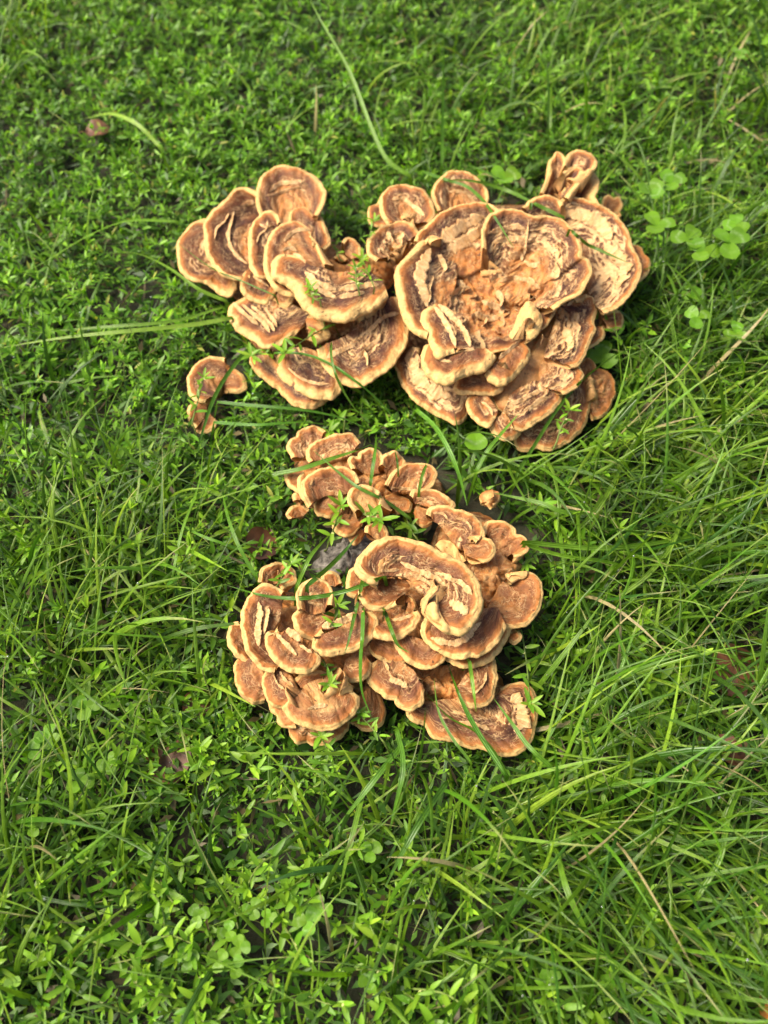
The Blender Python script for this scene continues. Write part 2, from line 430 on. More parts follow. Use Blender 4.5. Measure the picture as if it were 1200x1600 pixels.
    fl = FLESH * (1 + 0.10 * pn(wU / 1.3, Y2 / 12, seed + 15) + 0.12 * pn(U / 9, Y2 / 6, seed + 16))[..., None]
    line = (1 - sst(0.0, 0.07, np.abs(pn(wU / 5.0, Y2 / 18, seed + 17)))) * 0.4
    fl = mixc(fl, ORANGE * 0.75, line)
    fl = mixc(fl, TAN * 0.82, np.clip(0.25 + 0.8 * pn(U / 8, Y2 / 5, seed + 44), 0, 0.8) * (1 if style != 'pale' else 0.2))
    C = mixc(C, fl, np.clip(torn, 0, 1))
    cr = CREAM * (1 + 0.09 * pn(U / 5, Y2 / 5, seed + 18) + 0.06 * pn(U / 1.3, Y2 / 3, seed + 22))[..., None]
    C = mixc(C, cr, rimm)
    if style == 'smooth':
        C = mixc(C, TAN * 1.12 * (1 + 0.12 * blot + 0.1 * fib2)[..., None], 0.85 * sst(rim, rim + 6, V) * (1 - 0.6 * sst(0.1, 0.6, blot)))
    # relief in mm
    saw = (wV / 5.5 + 0.7 * pn(U / 18, Y2 / 30, seed + 23)) % 1.0
    rel = 0.9 * (1 - torn) + 1.6 * pages * zone * (saw ** 1.5) * sst(0.1, 0.6, tear * zone + 0.2)
    rel = rel + pages * zone * 2.4 * np.clip(1 - 2.2 * np.abs(pn(wU / 26, wV / 8, seed + 24)), 0, 1) ** 1.5
    rel = rel + (1.1 if iso else 0.4) * fray * inside * (fib2 + 0.7 * fib) + 2.4 * fray * inside * pn(U / 7, Y2 / 7, seed + 25)
    rel = rel + 1.3 * lump * pn(U / 26, Y2 / 18, seed + 26) * sst(0, 8, V) + 0.25 * fib * sst(rim, rim + 3, V)
    rel = rel * sst(0, rim * 0.9, V)
    rel = rel + 0.35 * pn(U / 4, Y2 / 4, seed + 27)
    T = S + N * (rel * 0.001)[..., None]
    # ---------------- rim and underside
    tan = np.gradient(O, axis=0) if not closed else np.roll(O, -1, 0) - np.roll(O, 1, 0)
    nr = N[:, -1]
    out = unit(np.cross(tan, nr)); out = np.where(((out * (O - I)).sum(-1) < 0)[:, None], -out, out)
    cen = T[:, -1] - nr * th * 0.5
    rows = [T]; cols = [C]
    rimp = []
    for a in (60, 30, 0, -30, -60):
        rimp.append(cen + nr * th * 0.5 * math.sin(R(a)) + out * th * 0.55 * math.cos(R(a)))
    rimp = np.stack(rimp, 1)
    rows.append(rimp)
    rc = CREAM * (1 + 0.08 * pn(s[:, :1] / 3, np.arange(5)[None] / 2, seed + 28))[..., None]
    cols.append(rc * np.array([1.0, 1.0, 1.0]))
    ru = np.linspace(1, 0, 8)[1:] if len(inner) > 1 or closed else np.linspace(1, 0.0, 8)[1:]
    ur = []
    for q in ru:
        k = int(round(np.interp(q, r, np.arange(Nr))))
        ur.append(S[:, k] - N[:, k] * (th + (1 - q) * under * 0.001))
    ur = np.stack(ur, 1); rows.append(ur)
    cols.append(np.broadcast_to(TAN * 1.08, ur.shape) * (1 + 0.1 * pn(s[:, :1] / 2, ru[None] * 9, seed + 29))[..., None])
    G = np.concatenate(rows, 1); GC = np.clip(np.concatenate(cols, 1), 0.005, 0.9)
    A_ = np.zeros(G.shape[:2]); A_[:, :Nr] = sst(rim * 1.0, rim + 4, V) * (1 - 0.5 * rimm) * min(1.0, 0.45 + tear + 0.3 * fray)
    GC = np.concatenate([GC, A_[..., None]], -1)
    UVc = np.zeros(G.shape[:2] + (2,)); UVc[:, :Nr, 0] = U; UVc[:, :Nr, 1] = Y2; UVc[:, Nr:, 0] = s[:, :1]; UVc[:, Nr:, 1] = -np.arange(G.shape[1] - Nr)[None]
    UVc += np.array([seed * 3.7, seed * 1.3]) % 211
    nt_, nr_ = G.shape[:2]
    ii = np.arange(nt_ * nr_).reshape(nt_, nr_)
    if closed: ii = np.concatenate([ii, ii[:1]], 0)
    q = np.stack([ii[:-1, :-1], ii[1:, :-1], ii[1:, 1:], ii[:-1, 1:]], -1).reshape(-1, 4)
    q2 = np.stack([ii[:-1, -1], ii[1:, -1], ii[1:, 0], ii[:-1, 0]], -1)          # close at the root
    Q = np.vstack([q, q2])
    p = G.reshape(-1, 3)
    f0 = p[Q[len(q) // 2]]
    fn = np.cross(p[q[:, 2]] - p[q[:, 0]], p[q[:, 3]] - p[q[:, 1]])
    flip = (fn.reshape(ii.shape[0] - 1, -1, 3)[:, :Nr - 1] * N[:ii.shape[0] - 1, :Nr - 1]).sum() < 0
    if flip: Q = Q[:, ::-1]
    ng = []
    if not closed:
        ng = [list(ii[0]) if flip else list(ii[0][::-1]), list(ii[-1][::-1]) if flip else list(ii[-1])]
    base = np.array(parent.location) if parent is not None else np.zeros(3)
    me = mesh_np(name, p - base, quads=Q, ngons=ng, col=GC.reshape(-1, 4), uv=UVc.reshape(-1, 2))
    o = link(name, me, M_FUN, parent)
    if label: o['label'] = label
    note(T[::2, ::2] if T.shape[1] > 30 else T)
    LAST['T'] = T; LAST['N'] = N; LAST['px'] = proj(T)[0]
    o_rec = dict(obj=o, T=T, N=N, px=LAST['px'], base=base)
    return o_rec

def flap(rec, path, wpx, lift=2.5, seed=None, tone=1.0, name='torn_flap'):
    """ribbon of torn flesh standing on a cap along a photo-pixel path"""
    CAPSEED[0] += 5; seed = CAPSEED[0]
    L = np.linalg.norm(np.diff(np.asarray(path, float), axis=0), axis=1).sum()
    n = max(12, int(L * 0.9))
    P = spline(path, n)
    px = rec['px'].reshape(-1, 2); T = rec['T'].reshape(-1, 3); Nn = rec['N'].reshape(-1, 3)
    ids = np.array([np.argmin(((px - p) ** 2).sum(1)) for p in P])
    pt = T[ids]; nn = Nn[ids]
    k = 5
    ker = np.ones(2 * k + 1) / (2 * k + 1)
    sm = lambda A: np.stack([np.convolve(np.pad(A[:, c], k, mode='edge'), ker, 'valid') for c in range(3)], -1)
    pt = sm(pt); nn = unit(sm(nn))
    # keep the traced line: shift back onto the pixel's own ray at that height
    pt2 = unproj(P, pt[:, 2]); pt = pt2
    tg = unit(np.gradient(pt, axis=0)); ac = unit(np.cross(nn, tg))
    t = np.linspace(0, 1, n); mm = np.linspace(0, L * 0.5, n)
    taper = np.minimum(1, np.minimum(t, 1 - t) * 6) ** 0.6
    jw = 1 + 0.55 * pn(mm / 4, 0.5, seed) + 0.30 * pn(mm / 1.2, 0.5, seed + 1)
    wpx = wpx * (0.72 if wpx < 15 else 0.9); lift = lift * 0.75
    W = wpx * 0.0005 * taper * jw
    lf = lift * 0.001 * taper * (1 + 0.6 * pn(mm / 6, 2.5, seed + 2))
    rows = []; cols = []
    ks = np.linspace(0, 1, 6)
    pl = 0.0005 * pn(mm / 1.4, 0.2, seed + 3)
    for q in ks:
        rows.append(pt + ac * (W * (q - 0.5))[:, None] + nn * (lf * q ** 1.4 + pl * (0.3 + q) + 0.0006)[:, None])
        c = FLESH * tone * (1 + 0.16 * pn(mm / 0.9, q * 0.6, seed + 4) + 0.1 * pn(mm / 5, q * 2, seed + 5))[:, None]
        ln = (1 - sst(0, 0.09, np.abs(pn(mm / 3.5, q * 0.4, seed + 6)))) * 0.5
        c = mixc(c, ORANGE * 0.7, ln)
        c = mixc(c, TAN * 0.85, np.clip(0.3 + 0.9 * pn(mm / 3, q * 1.5, seed + 7), 0, 0.85))
        cols.append(c)
    for q in (1, 0.5, 0):
        rows.append(pt + ac * (W * (q - 0.5))[:, None] + nn * (lf * q ** 1.4 + pl * (0.3 + q) - 0.0009 - 0.002 * (1 - q))[:, None])
        cols.append(np.broadcast_to(BROWN * 1.2, (n, 3)))
    G = np.stack(rows, 1); GC = np.stack(cols, 1)
    m = G.shape[1]
    ii = np.arange(n * m).reshape(n, m); ii = np.concatenate([ii, ii[:, :1]], 1)
    q = np.stack([ii[:-1, :-1], ii[1:, :-1], ii[1:, 1:], ii[:-1, 1:]], -1).reshape(-1, 4)
    me = mesh_np(name, G.reshape(-1, 3) - rec['base'], quads=q, ngons=[list(range(m)), list(range((n - 1) * m, n * m))[::-1]], col=np.concatenate([np.clip(GC.reshape(-1, 3), 0, .9), np.full((n * m, 1), 0.25)], 1), uv=np.stack([np.repeat(mm, m), np.tile(np.arange(m) * 1.0, n)], -1))
    o = link(name, me, M_FUN, rec['obj'])
    note(G[:, :6])
    return o

def core(parent, outline, hi, ho=0.0, cpx=None, name='fungus_base', **kw):
    c = cpx or tuple(np.mean(outline, 0))
    a = dict(rim=0.5, band=4, tear=0.25, tend=0.25, dark=0.4, thick=4, bow=0.25, roll=0, inn=0.25, fray=1.0, pages=0.6, lump=3.0, under=3)
    a.update(kw)
    return cap(parent, outline, [c], ho, hi, closed=True, name=name, **a)

def base_loc(px):
    p = unproj([px], 0)[0]; return (float(p[0]), float(p[1]), 0.0)

# ================================================================== the fungus clusters
# ---- A: fan cluster
A = empty('polypore_cluster', base_loc((490, 460)), 'cluster of overlapping fan shaped brown polypore caps with broad cream lips beside the big rosette', 'fungus', 'polypore fungus clusters')
core(A, [(345, 420), (385, 350), (450, 330), (510, 370), (590, 410), (612, 470), (560, 540), (470, 580), (400, 550), (375, 480)], 4.3)
core(A, [(535, 415), (560, 402), (600, 405), (618, 430), (600, 455), (550, 450)], 4.2, 2.5, name='torn_base', dark=0.5, fray=1.3)
cap(A, [(326, 342), (310, 343), (297, 348), (280, 370), (275, 393), (280, 417), (297, 433), (318, 441), (332, 438)], [(338, 350), (346, 385), (352, 420)], 3.6, 3.0, tear=.55, dark=.35, tend=.95, band=7)
cap(A, [(323, 439), (340, 456), (357, 462), (368, 453), (371, 438)], [(335, 428), (350, 422), (365, 428)], 4.2, 3.4, rim=8, dark=.25, tear=.2)
a2 = cap(A, [(403, 302), (388, 293), (372, 292), (357, 303), (342, 315), (328, 330), (320, 350), (320, 378), (325, 400), (335, 415), (352, 427), (370, 434), (388, 432)], [(405, 320), (412, 350), (408, 390), (398, 420)], 5.8, 3.4, tear=.35, tend=.62, dark=.75, band=20, bow=-.16, inn=.1, fray=.9)
flap(a2, [(366, 330), (360, 350), (356, 370), (363, 392), (378, 408), (387, 413)], 8, 2.5)
flap(a2, [(358, 332), (350, 347), (338, 358), (335, 374)], 5, 2)
flap(a2, [(375, 322), (390, 318), (400, 318)], 9, 2)
a3 = cap(A, [(407, 332), (401, 315), (401, 295), (408, 277), (422, 264), (440, 256), (465, 256), (480, 263), (495, 272), (506, 288), (508, 300), (503, 318), (493, 334)], [(430, 350), (455, 352), (480, 348)], 6.2, 3.6, tear=.6, tend=.55, dark=.3, band=12, inn=.4, bow=-.08)
flap(a3, [(420, 300), (438, 288), (460, 286), (478, 282)], 9, 2.0)
flap(a3, [(415, 306), (430, 304), (450, 298), (472, 292)], 6, 2.0)
cap(A, [(450, 345), (455, 328), (467, 320), (480, 322), (490, 333), (500, 333), (512, 355), (516, 375), (506, 386)], [(470, 370), (485, 380), (498, 388)], 5.6, 4.6, rim=4, tear=.6, dark=.5)
a4 = cap(A, [(434, 347), (430, 332), (420, 325), (408, 330), (395, 342), (388, 362), (387, 385), (392, 412), (402, 427), (413, 431), (424, 428)], [(437, 360), (440, 385), (432, 415)], 6.6, 5.0, tear=.45, dark=.65, band=10)
flap(a4, [(418, 345), (416, 358), (405, 368), (401, 380)], 5, 1.8)
flap(a4, [(405, 350), (415, 356), (428, 352)], 5, 1.8)
a5 = cap(A, [(506, 412), (490, 375), (480, 352), (465, 342), (450, 341), (432, 350), (418, 368), (411, 390), (411, 415), (420, 437), (432, 450), (450, 458), (462, 459)], [(515, 428), (500, 436), (480, 444)], 7.2, 5.6, tear=.55, tend=.5, dark=.35, band=10, inn=.55)
flap(a5, [(443, 378), (455, 366), (468, 360), (485, 360)], 8, 2)
flap(a5, [(440, 392), (452, 388), (464, 394)], 6, 2)
a8 = cap(A, [(380, 424), (375, 440), (382, 458), (395, 468), (410, 471), (424, 462), (430, 450)], [(388, 420), (402, 428), (425, 436)], 5.6, 5.0, tear=.45, dark=.55, band=8)
flap(a8, [(395, 432), (408, 440), (420, 448)], 5, 1.5)
cap(A, [(422, 462), (433, 475), (445, 477), (455, 470), (459, 458)], [(428, 452), (447, 452)], 5.4, 4.8, tear=.5, dark=.2)
a9 = cap(A, [(376, 464), (360, 474), (356, 485), (358, 500), (370, 515), (385, 525), (400, 533), (412, 541), (430, 539), (446, 532), (460, 524)], [(388, 462), (420, 470), (455, 478), (485, 490)], 4.7, 4.9, tear=.6, tend=.9, dark=.8, band=13, pages=1.0, rim=8)
for k, pth in enumerate([[(364, 474), (378, 488), (392, 500), (404, 508)], [(378, 476), (395, 492), (412, 506), (422, 520)], [(392, 478), (408, 492), (420, 506), (430, 518)], [(413, 482), (424, 496), (433, 512)]]):
    flap(a9, pth, 8, 3.5)
cap(A, [(483, 484), (500, 489), (512, 503), (518, 518), (508, 526), (493, 529), (482, 522)], [(478, 500), (480, 515)], 5.6, 4.6, rim=11, tear=.0, dark=.3, band=8, roll=5)
cap(A, [(393, 548), (390, 562), (396, 580), (412, 595), (430, 607), (445, 620), (460, 632), (480, 637), (500, 634), (513, 625)], [(410, 543), (435, 570), (475, 600), (507, 608)], 3.0, 3.8, tear=.5, dark=.6, band=8)
a11 = cap(A, [(430, 558), (432, 578), (445, 595), (465, 610), (490, 621), (515, 622), (530, 612), (534, 600)], [(440, 548), (470, 543), (500, 553), (522, 580)], 3.9, 4.4, tear=.5, tend=.8, dark=.7, rim=8)
flap(a11, [(450, 575), (470, 592), (495, 600), (515, 600)], 5, 1.6)
a12 = cap(A, [(496, 543), (500, 560), (510, 575), (520, 585), (540, 600), (555, 603), (575, 597), (600, 580), (625, 555), (636, 530), (637, 505), (633, 480), (625, 462)], [(510, 538), (540, 525), (562, 505), (587, 483), (612, 464)], 5.6, 5.2, tear=.7, tend=.95, dark=.6, rim=9, band=12, pages=1.0, bow=-.1)
flap(a12, [(510, 560), (530, 550), (552, 540), (558, 530)], 11, 3)
flap(a12, [(545, 572), (560, 560), (575, 545), (595, 530)], 6, 3)
flap(a12, [(560, 530), (580, 515), (600, 497), (624, 490)], 9, 2.5)
flap(a12, [(566, 548), (573, 560), (574, 572)], 6, 3)
cap(A, [(556, 490), (560, 503), (568, 505), (585, 495), (600, 480), (606, 466)], [(560, 470), (580, 462), (598, 456)], 5.5, 7.2, rim=16, tear=0, band=4, dark=.1, roll=3)
a6 = cap(A, [(462, 393), (440, 391), (427, 397), (420, 410), (423, 427), (443, 437), (457, 450), (467, 470), (493, 490), (520, 497), (550, 495), (567, 485), (593, 468), (606, 456)], [(468, 400), (485, 415), (512, 424), (542, 426), (572, 424), (597, 440)], 8.0, 7.4, tear=.35, tend=.8, dark=.75, rim=11, band=13, roll=4, pages=.8, thick=9)
flap(a6, [(476, 425), (492, 440), (510, 450), (526, 453)], 10, 3.5)
flap(a6, [(530, 453), (550, 452), (572, 448), (592, 446)], 10, 3.5)
flap(a6, [(483, 438), (500, 455), (520, 464), (526, 466)], 9, 3)
flap(a6, [(530, 466), (550, 463), (570, 458)], 8, 3)
flap(a6, [(458, 397), (470, 404), (478, 412)], 7, 2.5)
cap(A, [(536, 376), (543, 370), (552, 371), (560, 380), (563, 390), (559, 401)], [(540, 398), (550, 404)], 5.0, 3.6, rim=3, tear=.4, dark=.2, thick=5)
cap(A, [(523, 402), (527, 396), (535, 396), (541, 402)], [(530, 408), (538, 408)], 4.2, 3.6, rim=3, tear=.3, dark=.2, thick=5)

# ---- B: rosette
B = empty('polypore_cluster', base_loc((790, 480)), 'large rosette shaped polypore of brown and cream caps around a torn open centre', 'fungus', 'polypore fungus clusters')
core(B, [(610, 420), (640, 360), (700, 330), (800, 320), (900, 330), (960, 400), (960, 480), (930, 560), (900, 630), (820, 660), (740, 630), (670, 590), (630, 520)], 3.0, cpx=(775, 480))
bc_ = core(B, [(672, 400), (700, 380), (750, 372), (800, 385), (860, 400), (880, 440), (865, 490), (830, 530), (790, 545), (740, 550), (700, 520), (680, 460)], 4.9, 6.1, cpx=(772, 475), name='torn_centre', bow=-.1, dark=.3, tear=.45, tend=.4, fray=1.3, pages=1.4, lump=3.5, inn=.15)
core(B, [(770, 560), (785, 530), (810, 525), (845, 515), (885, 480), (900, 520), (880, 580), (850, 615), (810, 640), (780, 640), (765, 610)], 5.0, 3.8, name='stalk_base', bow=.06, style='smooth', fray=.3, pages=0, lump=1.2, tend=2, tear=0)
cap(B, [(602, 352), (585, 350), (577, 345), (574, 335), (577, 320), (588, 315), (595, 306), (603, 305)], [(606, 330)], 4.4, 4, rim=3, tear=.5, dark=.2, thick=4)
b4 = cap(B, [(686, 326), (676, 300), (680, 283), (692, 270), (708, 263), (725, 264), (742, 272), (755, 285), (762, 300), (760, 318)], [(700, 332), (725, 334), (748, 328)], 6.2, 3.6, rim=3.5, tear=.6, tend=.6, dark=.15, band=6, inn=.2, fray=.9)
flap(b4, [(700, 300), (720, 300), (742, 303)], 7, 2)
b1 = cap(B, [(606, 347), (597, 335), (593, 320), (596, 303), (610, 290), (632, 285), (652, 288), (668, 300), (678, 315), (680, 332), (670, 346)], [(655, 352), (638, 350), (622, 350)], 6.8, 4.8, rim=4.5, tear=.55, tend=.62, dark=.25, band=8, inn=.1)
flap(b1, [(612, 312), (628, 310), (645, 322), (664, 338)], 11, 2)
b3 = cap(B, [(588, 404), (577, 395), (574, 378), (580, 362), (595, 350), (612, 343), (632, 342), (648, 348), (656, 362)], [(640, 388), (622, 400), (604, 410)], 6.8, 5.2, rim=4.5, tear=.6, dark=.3, band=7, pages=1.2, bow=-.15)
flap(b3, [(604, 362), (611, 378), (618, 394)], 9, 4)
flap(b3, [(630, 362), (628, 380), (620, 396)], 9, 4)
# upright frond behind
cap(B, [(848, 300), (856, 280), (862, 262), (860, 250), (866, 238), (872, 232), (879, 238), (884, 250), (884, 268), (880, 300)], [(856, 312), (868, 314), (880, 314)], 6.8, 4.0, rim=3, tear=.35, dark=.3, band=5, inn=.3, fray=1)
cap(B, [(892, 268), (915, 264), (928, 268), (936, 278), (935, 292), (930, 303), (934, 314)], [(880, 300), (888, 316), (905, 318)], 6.6, 4.5, rim=14, tear=0, band=5, dark=.1)
cap(B, [(886, 256), (886, 245), (893, 235), (905, 228), (920, 233), (930, 245), (930, 257), (920, 265), (905, 268)], [(884, 290), (890, 294), (896, 290)], 8.0, 6.2, rim=5, tear=.5, dark=.5, band=8)
cap(B, [(884, 270), (896, 260), (908, 258), (911, 266), (904, 280), (892, 295), (884, 306)], [(872, 304), (878, 310)], 7.9, 5.4, rim=3, tear=.2, dark=.7, band=6, thick=8)
tag(cap(B, [(941, 322), (944, 306), (952, 301), (960, 305), (969, 304), (973, 314), (968, 326), (955, 330)], [(950, 334), (958, 336)], 3.2, 2.4, rim=5, tear=.1, dark=.1, thick=5)['obj'], None)
b8a = cap(B, [(818, 322), (835, 307), (855, 303), (870, 307), (877, 318)], [(835, 345), (860, 350), (880, 350)], 7.2, 5.4, rim=3.5, tear=.5, dark=.6, band=9)
cap(B, [(988, 380), (1003, 385), (1008, 395), (1016, 405), (1015, 420), (1005, 432), (994, 438)], [(985, 410)], 5.2, 5, rim=3.5, tear=.2, dark=.2)
b8 = cap(B, [(874, 316), (885, 304), (905, 305), (930, 312), (955, 325), (975, 345), (985, 365), (988, 380), (1000, 400), (1002, 420), (995, 445), (980, 465), (955, 482), (943, 486)], [(882, 345), (895, 372), (905, 395), (912, 415), (915, 445), (925, 470)], 6.9, 4.4, rim=4, tear=1.0, tend=.82, style='pale', dark=.6, band=4, pages=.5, bow=-.1, inn=0, fray=.5)
flap(b8, [(892, 340), (915, 338), (938, 350), (955, 375)], 26, 2.5)
flap(b8, [(945, 385), (965, 400), (975, 420), (966, 450)], 26, 2.5)
b5 = cap(B, [(650, 374), (655, 362), (672, 343), (690, 330), (712, 318), (735, 313), (758, 313), (772, 320), (779, 330)], [(690, 420), (720, 430), (750, 420), (765, 395), (772, 360)], 8.0, 4.9, rim=3.5, tear=.7, tend=.55, dark=.6, band=12, bow=-.12, inn=.15)
flap(b5, [(690, 378), (712, 360), (735, 348), (756, 338)], 24, 2.5)
flap(b5, [(697, 390), (720, 382), (745, 365), (757, 352)], 22, 4.5, tone=1.03)
b6 = cap(B, [(676, 378), (663, 368), (652, 375), (635, 395), (620, 410), (617, 425), (620, 450), (625, 470), (632, 490), (640, 505), (655, 515), (668, 518)], [(695, 390), (712, 415), (712, 445), (700, 475), (685, 500)], 8.3, 5.2, rim=8, tear=.4, tend=.7, dark=.75, band=14, roll=4, bow=-.12, thick=9, inn=.2)
flap(b6, [(672, 388), (662, 410), (656, 432), (660, 456), (667, 480)], 20, 3.0)
flap(b6, [(684, 398), (692, 412), (696, 424)], 14, 5)
flap(b6, [(678, 432), (670, 450), (668, 475)], 6, 4)
b7 = cap(B, [(758, 385), (757, 350), (770, 330), (790, 324), (815, 324), (835, 333), (855, 334), (880, 342), (900, 362), (909, 385), (910, 397), (922, 402), (925, 420), (916, 440), (905, 455), (885, 465), (862, 480)], [(768, 430), (772, 450), (785, 468), (805, 475), (825, 478)], 8.6, 4.4, rim=4, tear=.62, tend=.6, dark=.5, band=9, pages=1.1, bow=-.14, inn=.45, fray=1.3)
flap(b7, [(762, 365), (785, 358), (805, 356), (822, 358)], 14, 2.5)
flap(b7, [(770, 380), (795, 374), (820, 376)], 12, 3)
flap(b7, [(795, 400), (812, 398), (815, 408)], 10, 4)
flap(b7, [(818, 408), (832, 416), (845, 412)], 9, 3)
flap(b7, [(850, 380), (866, 395), (872, 405)], 16, 3)
flap(b7, [(868, 410), (872, 425), (866, 435)], 12, 4)
flap(b7, [(826, 345), (822, 375), (818, 400)], 4, 2)
flap(b7, [(780, 440), (800, 436), (825, 440), (845, 452)], 9, 4, tone=.9)
flap(b7, [(776, 455), (784, 470), (782, 480)], 11, 4, tone=.85)
for pth in ([(700, 465), (722, 455), (736, 455)], [(712, 440), (722, 450), (716, 462)], [(740, 490), (760, 500), (780, 498)], [(752, 470), (765, 480), (790, 484)], [(742, 520), (752, 540), (758, 552)]):
    flap(bc_, pth, 9, 5, tone=.8)
r_ = np.random.default_rng(4)
for k in range(20):                                   # torn shreds in the open centre
    x, y = r_.uniform(705, 850), r_.uniform(415, 535); a = r_.uniform(0, 6.28); l = r_.uniform(7, 15)
    if k % 3 == 0: x, y = r_.uniform(745, 800), r_.uniform(465, 530)
    flap(bc_ if (x < 765 or y > 470) else b7, [(x, y), (x + l * .5 * math.cos(a), y + l * .5 * math.sin(a)), (x + l * math.cos(a + .5), y + l * math.sin(a + .5))], r_.uniform(3, 7), r_.uniform(2, 5), tone=r_.uniform(.5, .95), name='torn_shred')
b18 = cap(B, [(900, 470), (920, 460), (930, 462), (935, 475), (930, 500), (932, 512), (925, 530), (918, 550), (908, 565), (893, 571)], [(878, 472), (868, 500), (858, 530), (850, 560)], 6.0, 5.2, rim=3.5, tear=.7, tend=.95, dark=.6, band=7, pages=1.1)
flap(b18, [(888, 500), (886, 520), (892, 540), (885, 550)], 16, 3)
flap(b18, [(886, 478), (898, 470), (912, 472)], 6, 3)
flap(b18, [(874, 480), (878, 492), (876, 500)], 8, 4)
b18b = cap(B, [(900, 565), (914, 580), (912, 590), (905, 600), (890, 608), (878, 612)], [(852, 556), (842, 580), (848, 604)], 5.5, 4.9, rim=4, tear=.5, dark=.5, band=6)
flap(b18b, [(862, 550), (875, 558), (895, 556)], 8, 3)
b18c = cap(B, [(892, 602), (882, 615), (875, 630), (860, 645), (840, 660), (820, 668), (805, 668)], [(850, 592), (825, 602), (800, 615), (788, 640)], 4.9, 5.0, rim=6, tear=.75, tend=.95, dark=.5, band=7, pages=1.2)
flap(b18c, [(795, 632), (812, 628), (830, 618), (845, 612)], 8, 3)
flap(b18c, [(815, 645), (830, 638), (842, 628), (856, 622)], 9, 3)
cap(B, [(763, 665), (770, 678), (785, 686), (800, 687), (812, 680), (819, 670)], [(775, 652), (790, 648), (808, 655)], 4.2, 4.6, rim=6, tear=.5, dark=.3, band=5)
cap(B, [(802, 684), (808, 699), (825, 704), (840, 700), (862, 704), (885, 694), (905, 675), (920, 650), (924, 620), (918, 596)], [(815, 672), (850, 648), (880, 620), (900, 598)], 2.8, 3.6, rim=4.5, tear=.3, dark=.3, band=6, fray=1.2, inn=.4)
cap(B, [(928, 655), (943, 648), (955, 632), (963, 610), (961, 590), (952, 578), (938, 572), (922, 572)], [(910, 590), (915, 630)], 2.4, 2.8, rim=2, tear=.3, dark=.3, fray=1.6, inn=.5, tend=.3)
cap(B, [(952, 485), (970, 485), (977, 495), (973, 507), (960, 515), (950, 512)], [(938, 495)], 4.6, 4.2, rim=3, tear=.3, dark=.2, thick=5)
cap(B, [(943, 508), (945, 520), (935, 533), (920, 541)], [(922, 512)], 4.8, 4.4, rim=3, tear=.4, dark=.3, thick=5)
cap(B, [(895, 588), (905, 565), (920, 555), (930, 562), (934, 572)], [(900, 590), (915, 585)], 3.2, 3.0, rim=2.5, tear=.3, dark=.1, fray=1)
b16 = cap(B, [(634, 538), (620, 552), (616, 568), (622, 590), (635, 610), (655, 630), (675, 645), (700, 655), (715, 660), (728, 655), (735, 640)], [(648, 542), (658, 562), (682, 588), (707, 602), (728, 612)], 3.8, 4.6, rim=4, tear=.9, tend=1.2, style='pale', dark=.5, band=4, pages=.3)
flap(b16, [(642, 560), (655, 590), (680, 612), (705, 620)], 24, 1.5, tone=.98)
b17 = cap(B, [(738, 614), (728, 623), (730, 640), (740, 652), (755, 662), (766, 664), (772, 656)], [(752, 615), (766, 625), (778, 642)], 4.9, 4.8, rim=6, tear=.4, dark=.5, band=6)
flap(b17, [(752, 628), (764, 638), (770, 650)], 5, 2)
cap(B, [(712, 596), (711, 606), (720, 612), (745, 614), (765, 617), (780, 612), (787, 603), (780, 595)], [(725, 588), (750, 587), (772, 591)], 5.4, 5.5, rim=4, tear=0, dark=.2, band=8, inn=.6)
b14 = cap(B, [(757, 580), (765, 590), (780, 596), (797, 590), (812, 577), (825, 560), (830, 545), (825, 533), (817, 530)], [(775, 568), (790, 553), (805, 538)], 6.9, 6.5, rim=6, tear=.1, dark=.9, band=20, roll=4, thick=9)
flap(b14, [(779, 562), (796, 548), (812, 534)], 6, 3)
b12 = cap(B, [(672, 472), (660, 482), (656, 497), (665, 512), (671, 530), (680, 548), (692, 553), (708, 547)], [(682, 474), (702, 492), (722, 515), (742, 545)], 8.2, 7.0, rim=7, tear=.4, tend=.9, dark=.9, band=13, pages=1.2, roll=4, thick=9)
flap(b12, [(678, 480), (692, 500), (703, 520), (712, 543)], 8, 4)
flap(b12, [(684, 476), (705, 496), (722, 515), (735, 542)], 13, 4)
flap(b12, [(694, 503), (706, 515), (712, 526)], 7, 3)
b13 = cap(B, [(664, 531), (656, 545), (656, 562), (665, 580), (685, 592), (700, 595), (717, 587), (735, 580), (755, 575), (768, 565), (777, 552), (772, 545)], [(672, 536), (700, 547), (730, 548), (758, 544)], 7.6, 7.2, rim=7, tear=.12, tend=.9, dark=.85, band=22, roll=4, thick=9)
flap(b13, [(702, 552), (722, 548), (742, 547)], 5, 2.5)
flap(b13, [(680, 560), (692, 564), (706, 566)], 4, 1.5)
b19 = cap(B, [(802, 523), (797, 515), (804, 500), (813, 480), (823, 467), (835, 466), (842, 479), (850, 490), (848, 507), (838, 521), (824, 527)], [(818, 512), (822, 516)], 7.6, 7.2, rim=15, tear=0, dark=.1, band=5, bow=.1, roll=5)

